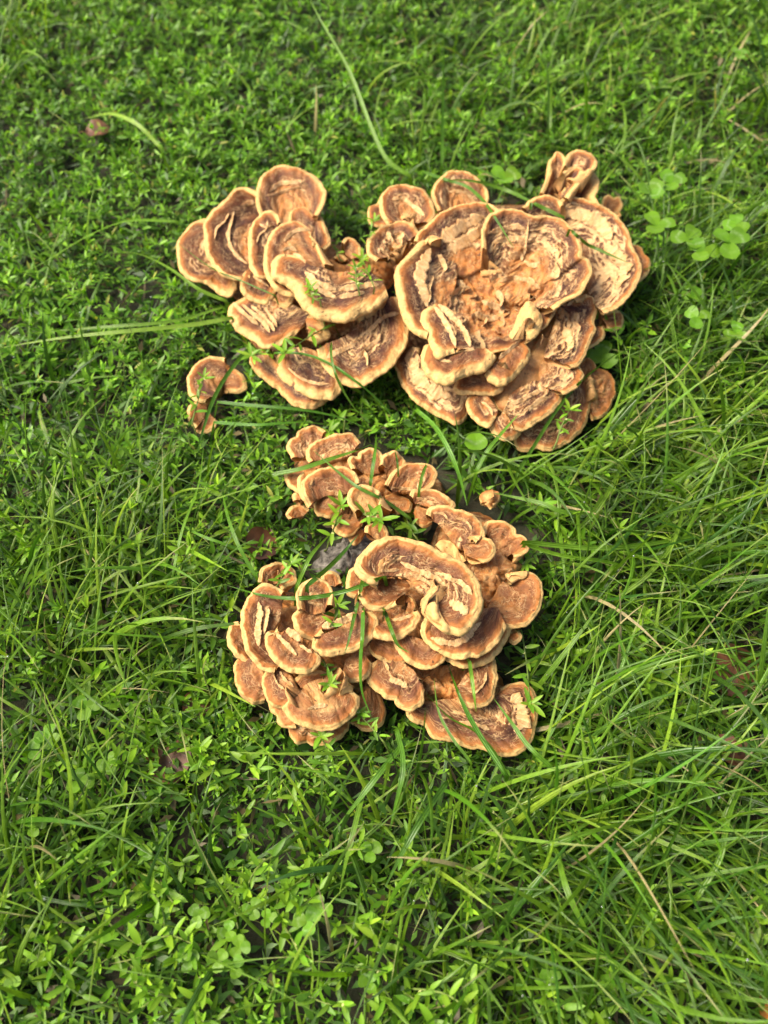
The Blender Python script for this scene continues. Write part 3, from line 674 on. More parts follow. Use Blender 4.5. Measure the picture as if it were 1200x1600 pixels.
# ---- C: ring cluster
C_ = empty('polypore_cluster', base_loc((640, 960)), 'sprawling polypore cluster curving round a grey stub of wood with one big bean shaped cap', 'fungus', 'polypore fungus clusters')
core(C_, [(460, 745), (475, 690), (530, 690), (600, 715), (670, 735), (700, 790), (660, 810), (600, 800), (560, 835), (530, 820), (480, 790)], 4.1)
core(C_, [(690, 815), (740, 800), (800, 830), (820, 860), (810, 920), (830, 950), (790, 1010), (720, 1030), (640, 1020), (570, 990), (555, 930), (600, 880), (660, 880)], 4.4, cpx=(700, 930), fray=1.2)
core(C_, [(735, 870), (765, 858), (800, 865), (815, 890), (790, 930), (770, 960), (745, 930), (735, 900)], 5.2, 3.5, name='stalk_base', fray=1.4, inn=.5, dark=.3, lump=2)
core(C_, [(385, 960), (420, 925), (470, 930), (540, 960), (580, 1010), (580, 1070), (530, 1110), (460, 1110), (400, 1080), (375, 1020)], 4.2)
core(C_, [(590, 1030), (660, 1040), (760, 1040), (790, 1080), (800, 1130), (740, 1145), (660, 1110), (600, 1080)], 3.6, fray=1.3)
cap(C_, [(455, 712), (448, 700), (447, 690), (455, 683), (464, 680), (467, 671), (478, 664), (492, 663), (508, 671)], [(472, 716), (485, 706), (497, 695)], 4.2, 3.4, rim=3.5, tear=.5, dark=.15, band=6)
cap(C_, [(484, 719), (479, 710), (481, 697), (490, 687), (502, 680), (520, 674), (540, 673), (553, 678), (562, 690)], [(495, 720), (520, 720), (548, 712)], 4.7, 4.0, rim=4, tear=.5, dark=.1, band=7)
cap(C_, [(470, 770), (452, 758), (444, 745), (444, 737), (455, 731), (468, 729)], [(474, 750)], 4.2, 3.8, rim=3.5, tear=.15, dark=.1)
cap(C_, [(484, 785), (470, 775), (466, 760), (466, 745), (474, 734)], [(489, 740), (488, 768)], 4.9, 4.4, rim=3.5, tear=.1, dark=.3)
cap(C_, [(450, 809), (446, 798), (455, 788), (470, 784), (484, 793)], [(462, 808), (474, 806)], 3.0, 2.4, rim=3, tear=.2, dark=.1, thick=5)
cap(C_, [(460, 780), (457, 772), (463, 766), (472, 768)], [(470, 782)], 3.8, 3.4, rim=3, tear=0, dark=.1, thick=5)
c3 = cap(C_, [(486, 787), (476, 773), (473, 760), (475, 748), (485, 737), (498, 729), (512, 726), (530, 725), (545, 731), (555, 741), (558, 752)], [(492, 782), (512, 775), (536, 774), (552, 766)], 5.8, 4.6, rim=4, tear=.35, tend=.95, dark=.2, band=15, fray=.3)
cap(C_, [(490, 778), (489, 790), (494, 800), (505, 805), (520, 805), (532, 799)], [(505, 774), (525, 771), (545, 771)], 4.3, 4.7, rim=4.5, tear=.1, dark=.1, band=7)
cap(C_, [(529, 805), (520, 812), (519, 822), (525, 832), (537, 836), (552, 834), (562, 824)], [(545, 802), (560, 804), (568, 814)], 3.7, 4.0, rim=4.5, tear=.2, dark=.05, band=7)
cap(C_, [(543, 838), (553, 851), (562, 847), (572, 833)], [(555, 828), (566, 826)], 3.0, 3.4, rim=5, tear=.2, dark=.1, thick=5)
cap(C_, [(555, 792), (546, 782), (545, 771), (550, 762), (562, 756), (578, 757), (588, 765), (592, 776), (590, 787)], [(580, 812), (592, 816), (602, 810)], 6.2, 3.8, rim=4.5, tear=.25, tend=.5, dark=.0, band=6, inn=.9, style='smooth')
cap(C_, [(572, 830), (575, 820), (590, 815), (602, 820), (606, 835)], [(585, 842), (598, 842)], 4.4, 3.8, rim=3, tear=.5, dark=.1, fray=1)
cap(C_, [(553, 730), (546, 718), (550, 711), (560, 712), (564, 703), (575, 698), (588, 700), (596, 712), (594, 724)], [(568, 740), (582, 742), (594, 738)], 5.0, 3.4, rim=2.5, tear=.4, dark=.1, inn=.4, wob=1.6)
cap(C_, [(594, 722), (604, 707), (615, 699), (625, 703), (633, 717), (632, 732)], [(606, 745), (622, 742)], 5.0, 3.6, rim=2.5, tear=.4, dark=.0, inn=.5, wob=1.6)
c12 = cap(C_, [(604, 755), (612, 740), (625, 727), (640, 720), (655, 719), (672, 723), (682, 735), (678, 750), (668, 760)], [(612, 768), (638, 768), (658, 766)], 5.3, 4.0, rim=2.5, tear=.4, dark=.15, band=6)
flap(c12, [(612, 762), (630, 764), (650, 766)], 5, 2)
cap(C_, [(600, 770), (615, 768), (632, 772), (645, 782), (640, 795), (620, 800)], [(602, 785), (612, 792)], 3.8, 3.8, rim=2, tear=.6, dark=.1, fray=1.2, inn=.5)
c13 = cap(C_, [(643, 774), (648, 763), (662, 761), (680, 763), (692, 770), (703, 778), (711, 786), (706, 793)], [(648, 786), (670, 792), (690, 797)], 5.2, 4.4, rim=3.5, tear=.5, dark=.2, band=7)
flap(c13, [(650, 778), (664, 782), (680, 790)], 6, 2.5)
cap(C_, [(648, 800), (650, 815), (662, 823), (676, 818)], [(650, 790), (668, 796)], 3.6, 4.2, rim=3, tear=.3, dark=.0, inn=.6)
cap(C_, [(680, 850), (694, 842), (708, 845), (720, 860), (730, 874)], [(700, 875), (715, 880)], 5.2, 4.8, rim=12, tear=.0, dark=.1)
c14 = cap(C_, [(668, 802), (672, 790), (685, 785), (700, 786), (712, 793), (728, 795), (742, 803), (752, 815), (757, 828), (755, 838), (746, 842)], [(678, 812), (690, 824), (702, 840), (716, 854), (732, 862)], 6.3, 5.2, rim=4.5, tear=.45, dark=.3, band=8, fray=.9)
flap(c14, [(676, 802), (692, 803), (700, 812)], 5, 2)
flap(c14, [(712, 810), (728, 815), (738, 828)], 4, 2)
cap(C_, [(744, 843), (758, 838), (768, 841), (775, 852), (773, 865), (765, 873), (752, 876)], [(722, 852), (728, 868)], 6.5, 5.8, rim=4.5, tear=.4, dark=.2, fray=.9)
cap(C_, [(757, 830), (760, 815), (775, 810), (790, 813), (803, 822), (806, 833), (818, 835), (827, 845), (826, 857), (818, 863), (803, 864)], [(764, 845), (773, 858), (784, 868), (794, 870)], 5.4, 4.0, rim=3.5, tear=.35, dark=.05, inn=.6, fray=.9)
c25 = cap(C_, [(798, 912), (815, 902), (828, 893), (838, 898), (846, 912), (850, 930), (845, 950), (832, 967), (815, 977), (795, 978), (778, 972)], [(786, 908), (772, 930), (760, 955)], 6.2, 5.0, rim=3.5, tear=.4, tend=.6, dark=.15, band=10, inn=.4, fray=.9)
cap(C_, [(800, 988), (812, 985), (815, 995), (806, 1005), (796, 1004)], [(798, 990)], 4.8, 4.6, rim=3, tear=.2, dark=.1, thick=5)
c22 = cap(C_, [(695, 1028), (705, 1037), (722, 1043), (745, 1040), (765, 1030), (785, 1012), (796, 995), (800, 978)], [(720, 1018), (750, 1012), (775, 992), (785, 980)], 5.5, 5.4, rim=5, tear=.3, dark=.5, band=8)
c21 = cap(C_, [(668, 958), (660, 975), (660, 990), (668, 1003), (685, 1015), (705, 1025), (730, 1027), (755, 1020), (775, 1005), (787, 990), (791, 976)], [(680, 955), (705, 962), (730, 962), (755, 952), (778, 950)], 6.8, 6.2, rim=4.5, tear=.15, dark=.55, band=22)
flap(c21, [(672, 997), (690, 1003), (712, 1006), (728, 998), (738, 985), (752, 972)], 11, 3)
c23 = cap(C_, [(613, 998), (620, 1015), (630, 1028), (645, 1037), (660, 1042), (675, 1040), (690, 1033), (699, 1024)], [(628, 992), (650, 996), (668, 1003), (684, 1012)], 5.9, 5.7, rim=4.5, tear=.2, dark=.5, band=16)
cap(C_, [(575, 1010), (585, 1024), (605, 1033), (628, 1034), (642, 1026)], [(582, 1000), (605, 998), (625, 1003)], 5.2, 5.2, rim=1.5, tear=.1, dark=.1, band=12)
c24 = cap(C_, [(582, 986), (590, 995), (605, 999), (622, 997), (640, 985), (652, 972), (657, 962), (650, 954)], [(592, 976), (618, 964), (638, 953)], 6.7, 6.0, rim=5, tear=.2, dark=.35, band=10)
flap(c24, [(612, 970), (628, 968), (645, 962)], 5, 2)
cap(C_, [(624, 950), (626, 935), (636, 926), (648, 932), (652, 945), (645, 957), (632, 958)], [(640, 940)], 6.6, 6.4, rim=2, tear=.2, dark=.3, fray=.9, bow=.2)
cap(C_, [(658, 945), (657, 935), (664, 930), (672, 936), (672, 945), (665, 949)], [(665, 938)], 6.8, 6.6, rim=2, tear=.1, dark=.0, thick=5, bow=.2)
cap(C_, [(561, 884), (548, 890), (541, 905), (543, 925), (553, 933)], [(568, 905)], 5.8, 5.2, rim=4, tear=.1, dark=.1, band=8)
c19 = cap(C_, [(588, 903), (570, 906), (561, 920), (562, 935), (572, 948), (587, 953), (603, 950), (616, 941)], [(600, 905), (625, 906), (640, 915), (632, 928)], 7.6, 6.6, rim=4, tear=.35, dark=.0, band=8, fray=.9)
c18 = cap(C_, [(588, 903), (570, 898), (558, 886), (557, 872), (567, 858), (585, 845), (605, 838), (630, 837), (655, 843), (680, 855), (705, 867), (728, 880), (745, 900), (753, 920), (755, 940), (748, 957), (740, 972), (728, 984), (715, 988), (704, 984), (694, 972), (687, 958), (685, 944)],
          [(602, 900), (612, 900), (622, 900), (632, 902), (642, 908), (650, 918), (660, 926), (670, 932), (682, 940)], 9.2, 7.6, rim=5, tear=.62, tend=.85, dark=.45, band=11, pages=1.0, bow=-.08, thick=9)
flap(c18, [(625, 878), (645, 888), (665, 897), (682, 905), (700, 918)], 10, 2.5)
flap(c18, [(640, 895), (660, 905), (682, 920), (698, 930)], 7, 3)
flap(c18, [(690, 895), (705, 905), (722, 912), (738, 930)], 9, 2)
flap(c18, [(702, 940), (718, 950), (730, 960)], 16, 2)
flap(c18, [(590, 893), (606, 892), (624, 890)], 7, 2)
cap(C_, [(502, 905), (505, 893), (515, 888), (528, 895), (534, 908)], [(512, 914), (524, 916)], 4.4, 3.6, rim=2.5, tear=.3, dark=.1, fray=.9)
c28 = cap(C_, [(470, 950), (466, 928), (472, 911), (485, 903), (500, 903), (512, 910), (517, 922), (515, 940)], [(482, 958), (495, 960), (508, 954)], 7.0, 5.4, rim=4.5, tear=.6, dark=.25, band=6, fray=.9)
flap(c28, [(480, 940), (492, 944), (505, 944)], 6, 2)
c27 = cap(C_, [(468, 951), (458, 962), (460, 978), (468, 992), (482, 999), (493, 997), (502, 986)], [(482, 956), (500, 956), (508, 970)], 6.2, 5.4, rim=4, tear=.25, dark=.4, band=10, fray=.9)
c26 = cap(C_, [(492, 998), (488, 1008), (495, 1018), (510, 1022), (535, 1020), (560, 1010), (580, 995), (589, 978), (588, 965), (578, 954)], [(503, 992), (525, 985), (545, 970), (565, 955)], 6.6, 6.0, rim=5, tear=.2, dark=.5, band=15)
flap(c26, [(503, 980), (520, 977), (540, 970), (556, 958)], 11, 4)
cap(C_, [(407, 908), (410, 890), (420, 882), (435, 877), (450, 880), (460, 890), (462, 905), (450, 912), (437, 916)], [(425, 912), (435, 912)], 4.0, 3.0, rim=2, tear=.3, dark=.1, fray=1.3, inn=.3, wob=1.6)
cap(C_, [(370, 971), (357, 975), (354, 990), (358, 1010), (368, 1022), (387, 1032)], [(382, 980), (388, 1005)], 4.4, 3.6, rim=4, tear=.2, dark=.4)
c35 = cap(C_, [(374, 1022), (363, 1040), (364, 1060), (370, 1080), (380, 1092), (395, 1098), (412, 1096)], [(388, 1026), (408, 1042), (416, 1070)], 3.7, 4.2, rim=4, tear=.15, dark=.0, band=7, inn=.6)
c31 = cap(C_, [(440, 922), (425, 912), (410, 910), (398, 918), (385, 935), (378, 955), (377, 980), (380, 1000), (387, 1018), (400, 1035), (412, 1045), (428, 1046)], [(440, 940), (438, 965), (428, 985), (422, 1005), (426, 1022), (434, 1038)], 6.3, 5.2, rim=4.5, tear=.45, tend=.9, dark=.4, band=11, pages=1.0)
flap(c31, [(404, 940), (406, 960), (402, 985), (404, 1010)], 12, 3.5)
flap(c31, [(420, 950), (416, 972), (412, 992)], 7, 4)
c38 = cap(C_, [(415, 1096), (420, 1110), (430, 1117), (434, 1130), (450, 1137), (463, 1138)], [(428, 1094), (442, 1106), (458, 1118)], 3.8, 4.2, rim=5, tear=.1, dark=.0, band=6)
cap(C_, [(447, 1136), (452, 1152), (465, 1162), (478, 1160), (490, 1163), (510, 1163), (530, 1155), (545, 1140), (549, 1126)], [(460, 1126), (490, 1130), (522, 1126)], 2.9, 3.6, rim=4.5, tear=.5, dark=.0, band=6)
c36 = cap(C_, [(413, 1043), (407, 1060), (410, 1080), (417, 1096), (430, 1104), (446, 1106)], [(432, 1046), (455, 1056), (465, 1082)], 4.8, 5.2, rim=4, tear=.3, dark=.3, band=10)
flap(c36, [(437, 1048), (446, 1062), (460, 1074)], 8, 3.5)
flap(c36, [(428, 1052), (434, 1068), (446, 1078)], 5, 2.5)
cap(C_, [(460, 1060), (478, 1048), (505, 1046), (528, 1056), (538, 1066), (530, 1074), (515, 1072)], [(470, 1074), (490, 1078), (508, 1078)], 5.4, 4.8, rim=3, tear=.5, dark=.2, fray=1.1)
c37 = cap(C_, [(448, 1096), (441, 1104), (445, 1115), (455, 1125), (475, 1135), (500, 1142), (525, 1138), (545, 1125), (558, 1112), (563, 1098), (560, 1085), (548, 1079), (532, 1082)], [(462, 1088), (475, 1072), (495, 1062), (515, 1062), (528, 1070)], 5.0, 5.4, rim=5, tear=.3, tend=.5, dark=.25, band=12, inn=.9, fray=.5)
flap(c37, [(480, 1108), (495, 1104), (512, 1102)], 9, 1.5)
cap(C_, [(546, 1130), (565, 1143), (585, 1142), (600, 1130), (604, 1110), (597, 1088)], [(556, 1110), (566, 1085), (582, 1070)], 2.6, 3.4, rim=3, tear=.2, dark=.0, band=8, fray=.9)
cap(C_, [(533, 1056), (540, 1063), (553, 1065), (568, 1060), (577, 1050), (581, 1036)], [(540, 1030), (565, 1016)], 4.9, 4.8, rim=4, tear=.3, dark=.0, band=6)
c43 = cap(C_, [(632, 1110), (637, 1122), (650, 1132), (662, 1133), (670, 1145), (685, 1155), (705, 1158), (720, 1163), (735, 1170), (755, 1170), (775, 1178), (800, 1180), (820, 1170), (833, 1155), (840, 1130), (842, 1110), (840, 1090), (835, 1075), (818, 1063), (800, 1065), (782, 1074)],
          [(660, 1105), (680, 1095), (705, 1092), (730, 1095), (750, 1098), (765, 1098), (775, 1092)], 3.2, 3.6, rim=5, tear=.35, tend=.8, dark=.6, band=13, fray=1.0)
flap(c43, [(715, 1128), (740, 1132), (765, 1140)], 8, 2)
flap(c43, [(800, 1085), (812, 1100), (815, 1125), (805, 1145)], 24, 1.5)
c42 = cap(C_, [(580, 1036), (573, 1055), (578, 1070), (590, 1082), (605, 1093), (617, 1096), (620, 1102), (632, 1109), (645, 1110), (660, 1100), (664, 1084)], [(592, 1028), (620, 1032), (645, 1046), (656, 1064)], 4.7, 4.9, rim=4, tear=.45, dark=.35, band=10, pages=1.2)
flap(c42, [(608, 1062), (622, 1066), (638, 1074)], 11, 3)
flap(c42, [(598, 1030), (604, 1040), (608, 1050)], 6, 2)
c44 = cap(C_, [(774, 1028), (778, 1045), (780, 1055), (776, 1070), (773, 1085), (765, 1097), (750, 1105), (732, 1105), (718, 1096)], [(746, 1040), (730, 1052), (718, 1068), (712, 1080)], 4.7, 4.4, rim=4.5, tear=.4, dark=.2, band=10, fray=.9)
flap(c44, [(760, 1050), (756, 1068), (746, 1080), (738, 1086)], 5, 2)
c32 = cap(C_, [(433, 984), (417, 990), (414, 1002), (420, 1018), (432, 1035), (445, 1047), (462, 1051), (482, 1048), (497, 1038), (501, 1025), (495, 1018)], [(443, 986), (457, 998), (472, 1008), (486, 1015)], 7.0, 6.4, rim=4.5, tear=.15, dark=.5, band=16, roll=3)
flap(c32, [(431, 989), (442, 1003), (455, 1016), (464, 1025)], 6, 3)
flap(c32, [(468, 1008), (478, 1016), (488, 1021)], 4, 2)
flap(c32, [(446, 986), (460, 994), (470, 1002)], 10, 4)

# ---- small separate ones
D_ = empty('polypore_fan', base_loc((340, 595)), 'small lone brown fan cap with pale rim half hidden by knotweed', 'fungus')
core(D_, [(310, 600), (325, 575), (350, 570), (372, 590), (360, 610), (330, 618)], 2.0)
cap(D_, [(350, 560), (335, 556), (320, 556), (303, 565), (292, 580), (290, 597), (295, 612), (307, 622), (320, 624)], [(352, 568), (352, 590), (345, 608), (335, 620)], 3.4, 2.4, rim=4, tear=.3, tend=.7, dark=.5, band=12, fray=1.1, inn=.4)
cap(D_, [(362, 572), (374, 578), (384, 590), (384, 604), (370, 611), (355, 608)], [(345, 580), (345, 602)], 2.8, 2.4, rim=4, tear=.3, dark=.0, fray=.9, inn=.6)
E_ = empty('polypore_bud', base_loc((315, 650)), 'tiny tan fungus lobes in the weeds below the lone brown fan', 'fungus')
cap(E_, [(325, 626), (310, 625), (298, 628), (293, 640), (295, 655), (305, 668)], [(322, 640), (318, 655)], 2.8, 2.0, rim=4, tear=.2, dark=.0, thick=5)
cap(E_, [(302, 660), (306, 670), (318, 674), (332, 668), (338, 655)], [(318, 650), (328, 648)], 2.4, 1.8, rim=4, tear=.2, dark=.0, thick=5)
F_ = empty('polypore_bud', base_loc((768, 780)), 'single pale tan fungus nub alone in dark grass between the rosette and the ring', 'fungus')
cap(F_, [(750, 785), (748, 772), (756, 765), (770, 763), (782, 768), (784, 778), (776, 790), (766, 796)], [(766, 786), (770, 786)], 3.2, 3.4, rim=3, tear=.1, dark=.0, bow=.3, style='smooth', fray=.4, thick=6)

# ================================================================== wood stub, fallen leaves
def wood():
    L = base_loc((545, 868)); n = 26; m = 14
    a = np.linspace(0, 2 * np.pi, n, endpoint=False); z = np.linspace(0, 1, m)
    Aa, Zz = np.meshgrid(a, z, indexing='ij')
    rad = 0.8 * (0.024 + 0.012 * np.cos(2 * (Aa - 0.8))) * (1 - 0.25 * Zz ** 3) + 0.004 * pn(np.cos(Aa) * 3, np.sin(Aa) * 3, 5) + 0.004 * pn(Aa * 5, Zz * 2, 6)
    top = 0.015 + 0.006 * pn(np.cos(Aa) * 2.2, np.sin(Aa) * 2.2, 8)
    V = np.stack([rad * np.cos(Aa) * 1.25, rad * np.sin(Aa), -0.004 + top * Zz], -1)
    rings = [V.reshape(n, m, 3)]
    for q in (0.8, 0.55, 0.3, 0.05):
        t = V[:, -1] * np.array([q, q, 1]); t[:, 2] = V[:, -1, 2] * 0.92 + 0.004 * pn(np.cos(a) * 4 * q, np.sin(a) * 4 * q, 9 + int(q * 10))
        rings.append(t[:, None])
    G = np.concatenate(rings, 1); mm = G.shape[1]
    ii = np.arange(n * mm).reshape(n, mm); ii = np.concatenate([ii, ii[:1]], 0)
    q = np.stack([ii[:-1, :-1], ii[1:, :-1], ii[1:, 1:], ii[:-1, 1:]], -1).reshape(-1, 4)
    o = link('wood_stub', mesh_np('wood_stub', G.reshape(-1, 3), q, ngons=[list(ii[:-1, -1])]), M_WOOD)
    o.location = L
    note(G.reshape(-1, 3) + np.array(L))
    tag(o, 'weathered grey stub of dead wood between the fungus arms', 'wood')
wood()

def dead_leaf(px, size, rot, label, mat=None, h=2.0, curl=0.35, tilt=(0.1, 0.1)):
    n, m = 15, 7
    u = np.linspace(0, 1, n); v = np.linspace(-1, 1, m)
    Uu, Vv = np.meshgrid(u, v, indexing='ij')
    wd = 0.42 * np.sin(np.pi * Uu ** 0.8) ** 0.8 * (1 + 0.12 * pn(Uu * 9, np.sign(Vv), 12))
    X = (Uu - 0.5); Y = Vv * wd; Z = curl * (Vv * wd) ** 2 * 1.6 + 0.10 * np.sin(Uu * 3.1) + 0.05 * pn(Uu * 4, Vv * 2, int(px[0]))
    Z = Z - 0.03 * (1 - np.abs(Vv)) 
    P = np.stack([X, Y, Z], -1) * size
    Pb = P.copy(); Pb[..., 2] -= 0.0005
    G = np.concatenate([P.reshape(-1, 3), Pb.reshape(-1, 3)])
    ii = np.arange(n * m).reshape(n, m)
    q = np.stack([ii[:-1, :-1], ii[1:, :-1], ii[1:, 1:], ii[:-1, 1:]], -1).reshape(-1, 4)
    o = empty('fallen_leaf', (0, 0, 0), label, 'leaf')
    link('leaf_blade', mesh_np('leaf_blade', G, np.vstack([q, q[:, ::-1] + n * m])), mat or M_DEAD, o)
    t = np.linspace(0, 1, 8); st = np.stack([-0.5 - 0.3 * t, 0.03 * np.sin(3 * t), 0.02 + 0 * t], -1) * size
    link('stalk', tube('stalk', st, 0.0007), mat or M_DEAD, o)
    p = unproj([px], h * 0.01)[0]
    o.location = p; o.rotation_euler = (tilt[0], tilt[1], rot)
    return o

def tube(name, P, rad, col=None, k=4):
    P = np.asarray(P, float); n = len(P)
    rad = np.ones(n) * rad
    t = unit(np.gradient(P, axis=0)); a = unit(np.cross(t, np.array([0.13, 0.27, 0.95]))); b = np.cross(t, a)
    an = np.arange(k) * 2 * np.pi / k
    G = P[:, None] + rad[:, None, None] * (np.cos(an)[None, :, None] * a[:, None] + np.sin(an)[None, :, None] * b[:, None])
    ii = np.arange(n * k).reshape(n, k); ii = np.concatenate([ii, ii[:, :1]], 1)
    q = np.stack([ii[:-1, :-1], ii[:-1, 1:], ii[1:, 1:], ii[1:, :-1]], -1).reshape(-1, 4)
    c = None if col is None else np.broadcast_to(np.asarray(col, float), (n * k, 3))
    return mesh_np(name, G.reshape(-1, 3), q, col=c)

dead_leaf((408, 848), 0.034, 1.2, 'reddish brown curled dead leaf beside the wood stub', h=2.0, tilt=(0.5, 0.2))
dead_leaf((1150, 1050), 0.050, 0.5, 'large brown dead leaf lying deep under the long grass', h=1.2)
dead_leaf((1140, 1172), 0.030, 2.4, 'small tan dead leaf under the grass below the large brown one', h=1.6)
dead_leaf((155, 205), 0.030, 0.3, 'rusty dead leaf lying among the small leaved knotweed', h=2.0)
dead_leaf((1194, 1572), 0.020, 1.3, 'small bright orange dead leaf in the grass', M_ORNG, h=2.5, tilt=(0.5, 0.3))
dead_leaf((262, 1188), 0.040, 2.0, 'dark brown dead leaf on the soil in a gap of the weeds', h=0.8)
dead_leaf((310, 1100), 0.026, 0.9, 'narrow dark red dead leaf in the shade by the fungus edge', h=1.2)

# ================================================================== plants
def leaf_geo(L, W, ns, fold=0.25, curve=0.15, shape=0.0):
    """simple folded leaf along +X from the origin; returns verts, quads, tris, uv"""
    st = np.linspace(0, 1, ns + 2)[1:-1]
    V = [(0, 0, 0)]; uv = [(0.5, 0)]
    for t in st:
        w_ = W * 0.5 * (np.sin(np.pi * t ** (0.85 + shape)) ** 0.62)
        z = curve * L * (t - t * t * 1.3)
        V += [(L * t, w_, z + fold * w_), (L * t, 0, z), (L * t, -w_, z + fold * w_)]
        uv += [(0, t), (0.5, t), (1, t)]
    V.append((L, 0, curve * L * (-0.3))); uv.append((0.5, 1))
    q = []; tr = [(0, 2, 1), (0, 3, 2)]
    for i in range(ns - 1):
        a = 1 + 3 * i
        q += [(a, a + 1, a + 4, a + 3), (a + 1, a + 2, a + 5, a + 4)]
    a = 1 + 3 * (ns - 1); e = len(V) - 1
    tr += [(a, a + 1, e), (a + 1, a + 2, e)]
    return np.array(V, float), np.array(q).reshape(-1, 4), np.array(tr), np.array(uv, float)

KN_A = np.array([0.108, 0.236, 0.013]); KN_B = np.array([0.198, 0.345, 0.022]); KN_C = np.array([0.040, 0.105, 0.011])
GR_A = np.array([0.086, 0.198, 0.010]); GR_B = np.array([0.185, 0.310, 0.022]); GR_C = np.array([0.034, 0.094, 0.009]); GR_DRY = np.array([0.42, 0.36, 0.16])

def rotx(a): c, s = math.cos(a), math.sin(a); return np.array([[1, 0, 0], [0, c, -s], [0, s, c]])
def roty(a): c, s = math.cos(a), math.sin(a); return np.array([[c, 0, s], [0, 1, 0], [-s, 0, c]])
def rotz(a): c, s = math.cos(a), math.sin(a); return np.array([[c, -s, 0], [s, c, 0], [0, 0, 1]])

def sprig_plan(rng, length=0.07, rise=1.0, dens=1.0):
    """stem polyline and a list of (origin, 3x3 rotation, length, tone) for its leaves. Lies along +X, rising."""
    n = 9
    t = np.linspace(0, 1, n)
    ben = rng.normal(0, 0.3)
    P = np.stack([length * t * (0.55 + 0.25 * rng.random()), 0.25 * ben * length * t ** 2, rise * length * (0.75 * t - 0.25 * t * t) + 0.0], -1)
    P[:, 1] += 0.05 * length * np.sin(t * 5 + rng.random() * 6)
    leaves = []
    nl = max(6, int(11 * dens))
    for k in range(nl):
        q = 0.18 + 0.82 * (k / (nl - 1)) ** 0.8
        o = np.array([np.interp(q, t, P[:, c]) for c in range(3)])
        az = k * 2.4 + rng.normal(0, 0.35)
        el = rng.normal(0.35 + 0.5 * (q > 0.9), 0.25)
        L = 0.0120 * (0.75 + 0.45 * rng.random()) * (1.0 - 0.35 * (q > 0.93) * rng.random())
        Rm = rotz(az) @ roty(-el) @ rotx(rng.normal(0, 0.35))
        leaves.append((o, Rm, L, rng.random() * 0.7 + 0.3 * q))
    for k in range(3):                                       # tuft at the tip
        az = rng.random() * 6.28
        leaves.append((P[-1], rotz(az) @ roty(-rng.uniform(0.5, 1.1)), 0.009 * (0.7 + 0.5 * rng.random()), 0.95))
    return P, leaves

def kn_col(tone, rng):
    c = KN_C * (1 - min(1, tone * 2)) + KN_A * min(1, tone * 2) if tone < 0.5 else KN_A * (2 - 2 * tone) + KN_B * (2 * tone - 1)
    z = rng.random()
    if z < 0.04: c = np.array([0.30, 0.30, 0.05])
    elif z < 0.048: c = np.array([0.24, 0.11, 0.03])
    return c * (0.78 + 0.44 * rng.random())

def sprig_mesh(rng, **kw):
    """low-cost joined sprig for the mass of knotweed"""
    P, lv = sprig_plan(rng, **kw)
    Vs, Qs, Ts, Cs = [], [], [], []
    c = 0
    bv, bq, bt, buv = leaf_geo(1.0, 0.26, 2, 0.3, 0.15)
    for o, Rm, L, tone in lv:
        v = (bv * L) @ Rm.T + o
        Vs.append(v); Qs.append(bq + c); Ts.append(bt + c); c += len(v)
        Cs.append(np.repeat(kn_col(tone, rng)[None], len(v), 0) * np.linspace(0.95, 1.08, len(v))[:, None])
    k = 3; n = 3
    pp = P[::4]; rad = np.linspace(0.0008, 0.0005, n)
    an = np.arange(k) * 2 * np.pi / k
    G = pp[:, None] + rad[:, None, None] * np.stack([0 * an, np.cos(an), np.sin(an)], -1)[None]
    ii = np.arange(n * k).reshape(n, k) + c; ii = np.concatenate([ii, ii[:, :1]], 1)
    Qs.append(np.stack([ii[:-1, :-1], ii[:-1, 1:], ii[1:, 1:], ii[1:, :-1]], -1).reshape(-1, 4))
    Vs.append(G.reshape(-1, 3)); Cs.append(np.repeat(np.array([[0.16, 0.22, 0.05]]), n * k, 0))
    return np.vstack(Vs), np.vstack(Qs), np.vstack(Ts), np.vstack(Cs), P, lv

GR_BLOBS = [(1080, 820, 300, 1.0), (960, 1350, 330, 1.0), (1150, 520, 190, .8), (150, 930, 190, .95), (20, 1350, 150, .85), (600, 1330, 130, .6),
            (690, 130, 150, .28), (900, 130, 170, .32), (1100, 210, 130, .35), (0, 60, 80, .5), (860, 720, 120, .7), (730, 745, 90, .85), (170, 1380, 150, .55), (420, 1560, 120, .35), (650, 1200, 110, .7), (30, 600, 90, .4), (330, 1010, 70, .5)]
def grassiness(px):
    g = np.zeros(len(px))
    for x, y, r_, a in GR_BLOBS:
        g = np.maximum(g, a * np.exp(-(((px[:, 0] - x) / r_) ** 2 + ((px[:, 1] - y) / r_) ** 2) ** 1.3 * 0.7))
    g = np.where(px[:, 0] > 1200, np.maximum(g, 0.75), g)
    return g

def scatter(n, rng):
    y = rng.uniform(-0.32, 1.75, n); x = rng.uniform(-1.15, 1.15, n)
    ok = np.abs(x) < 0.62 + 0.36 * np.clip(y, 0, 2)
    p = np.stack([x[ok], y[ok], 0 * x[ok]], -1)
    q, z = proj(p + np.array([0, 0, 0.02]))
    inside = (q[:, 0] > -60) & (q[:, 0] < 1260) & (q[:, 1] > -60) & (q[:, 1] < 1680) & (z > 0)
    edge = np.clip(1 - (np.abs(np.abs(q[:, 0] - 600) - 600) / 900), 0.3, 1)
    keep = inside | (rng.random(len(p)) < 0.66 * edge)
    p = p[keep]
    p[:, 2] = ground_z(p[:, 0], p[:, 1])
    return p, q[keep], inside[keep]

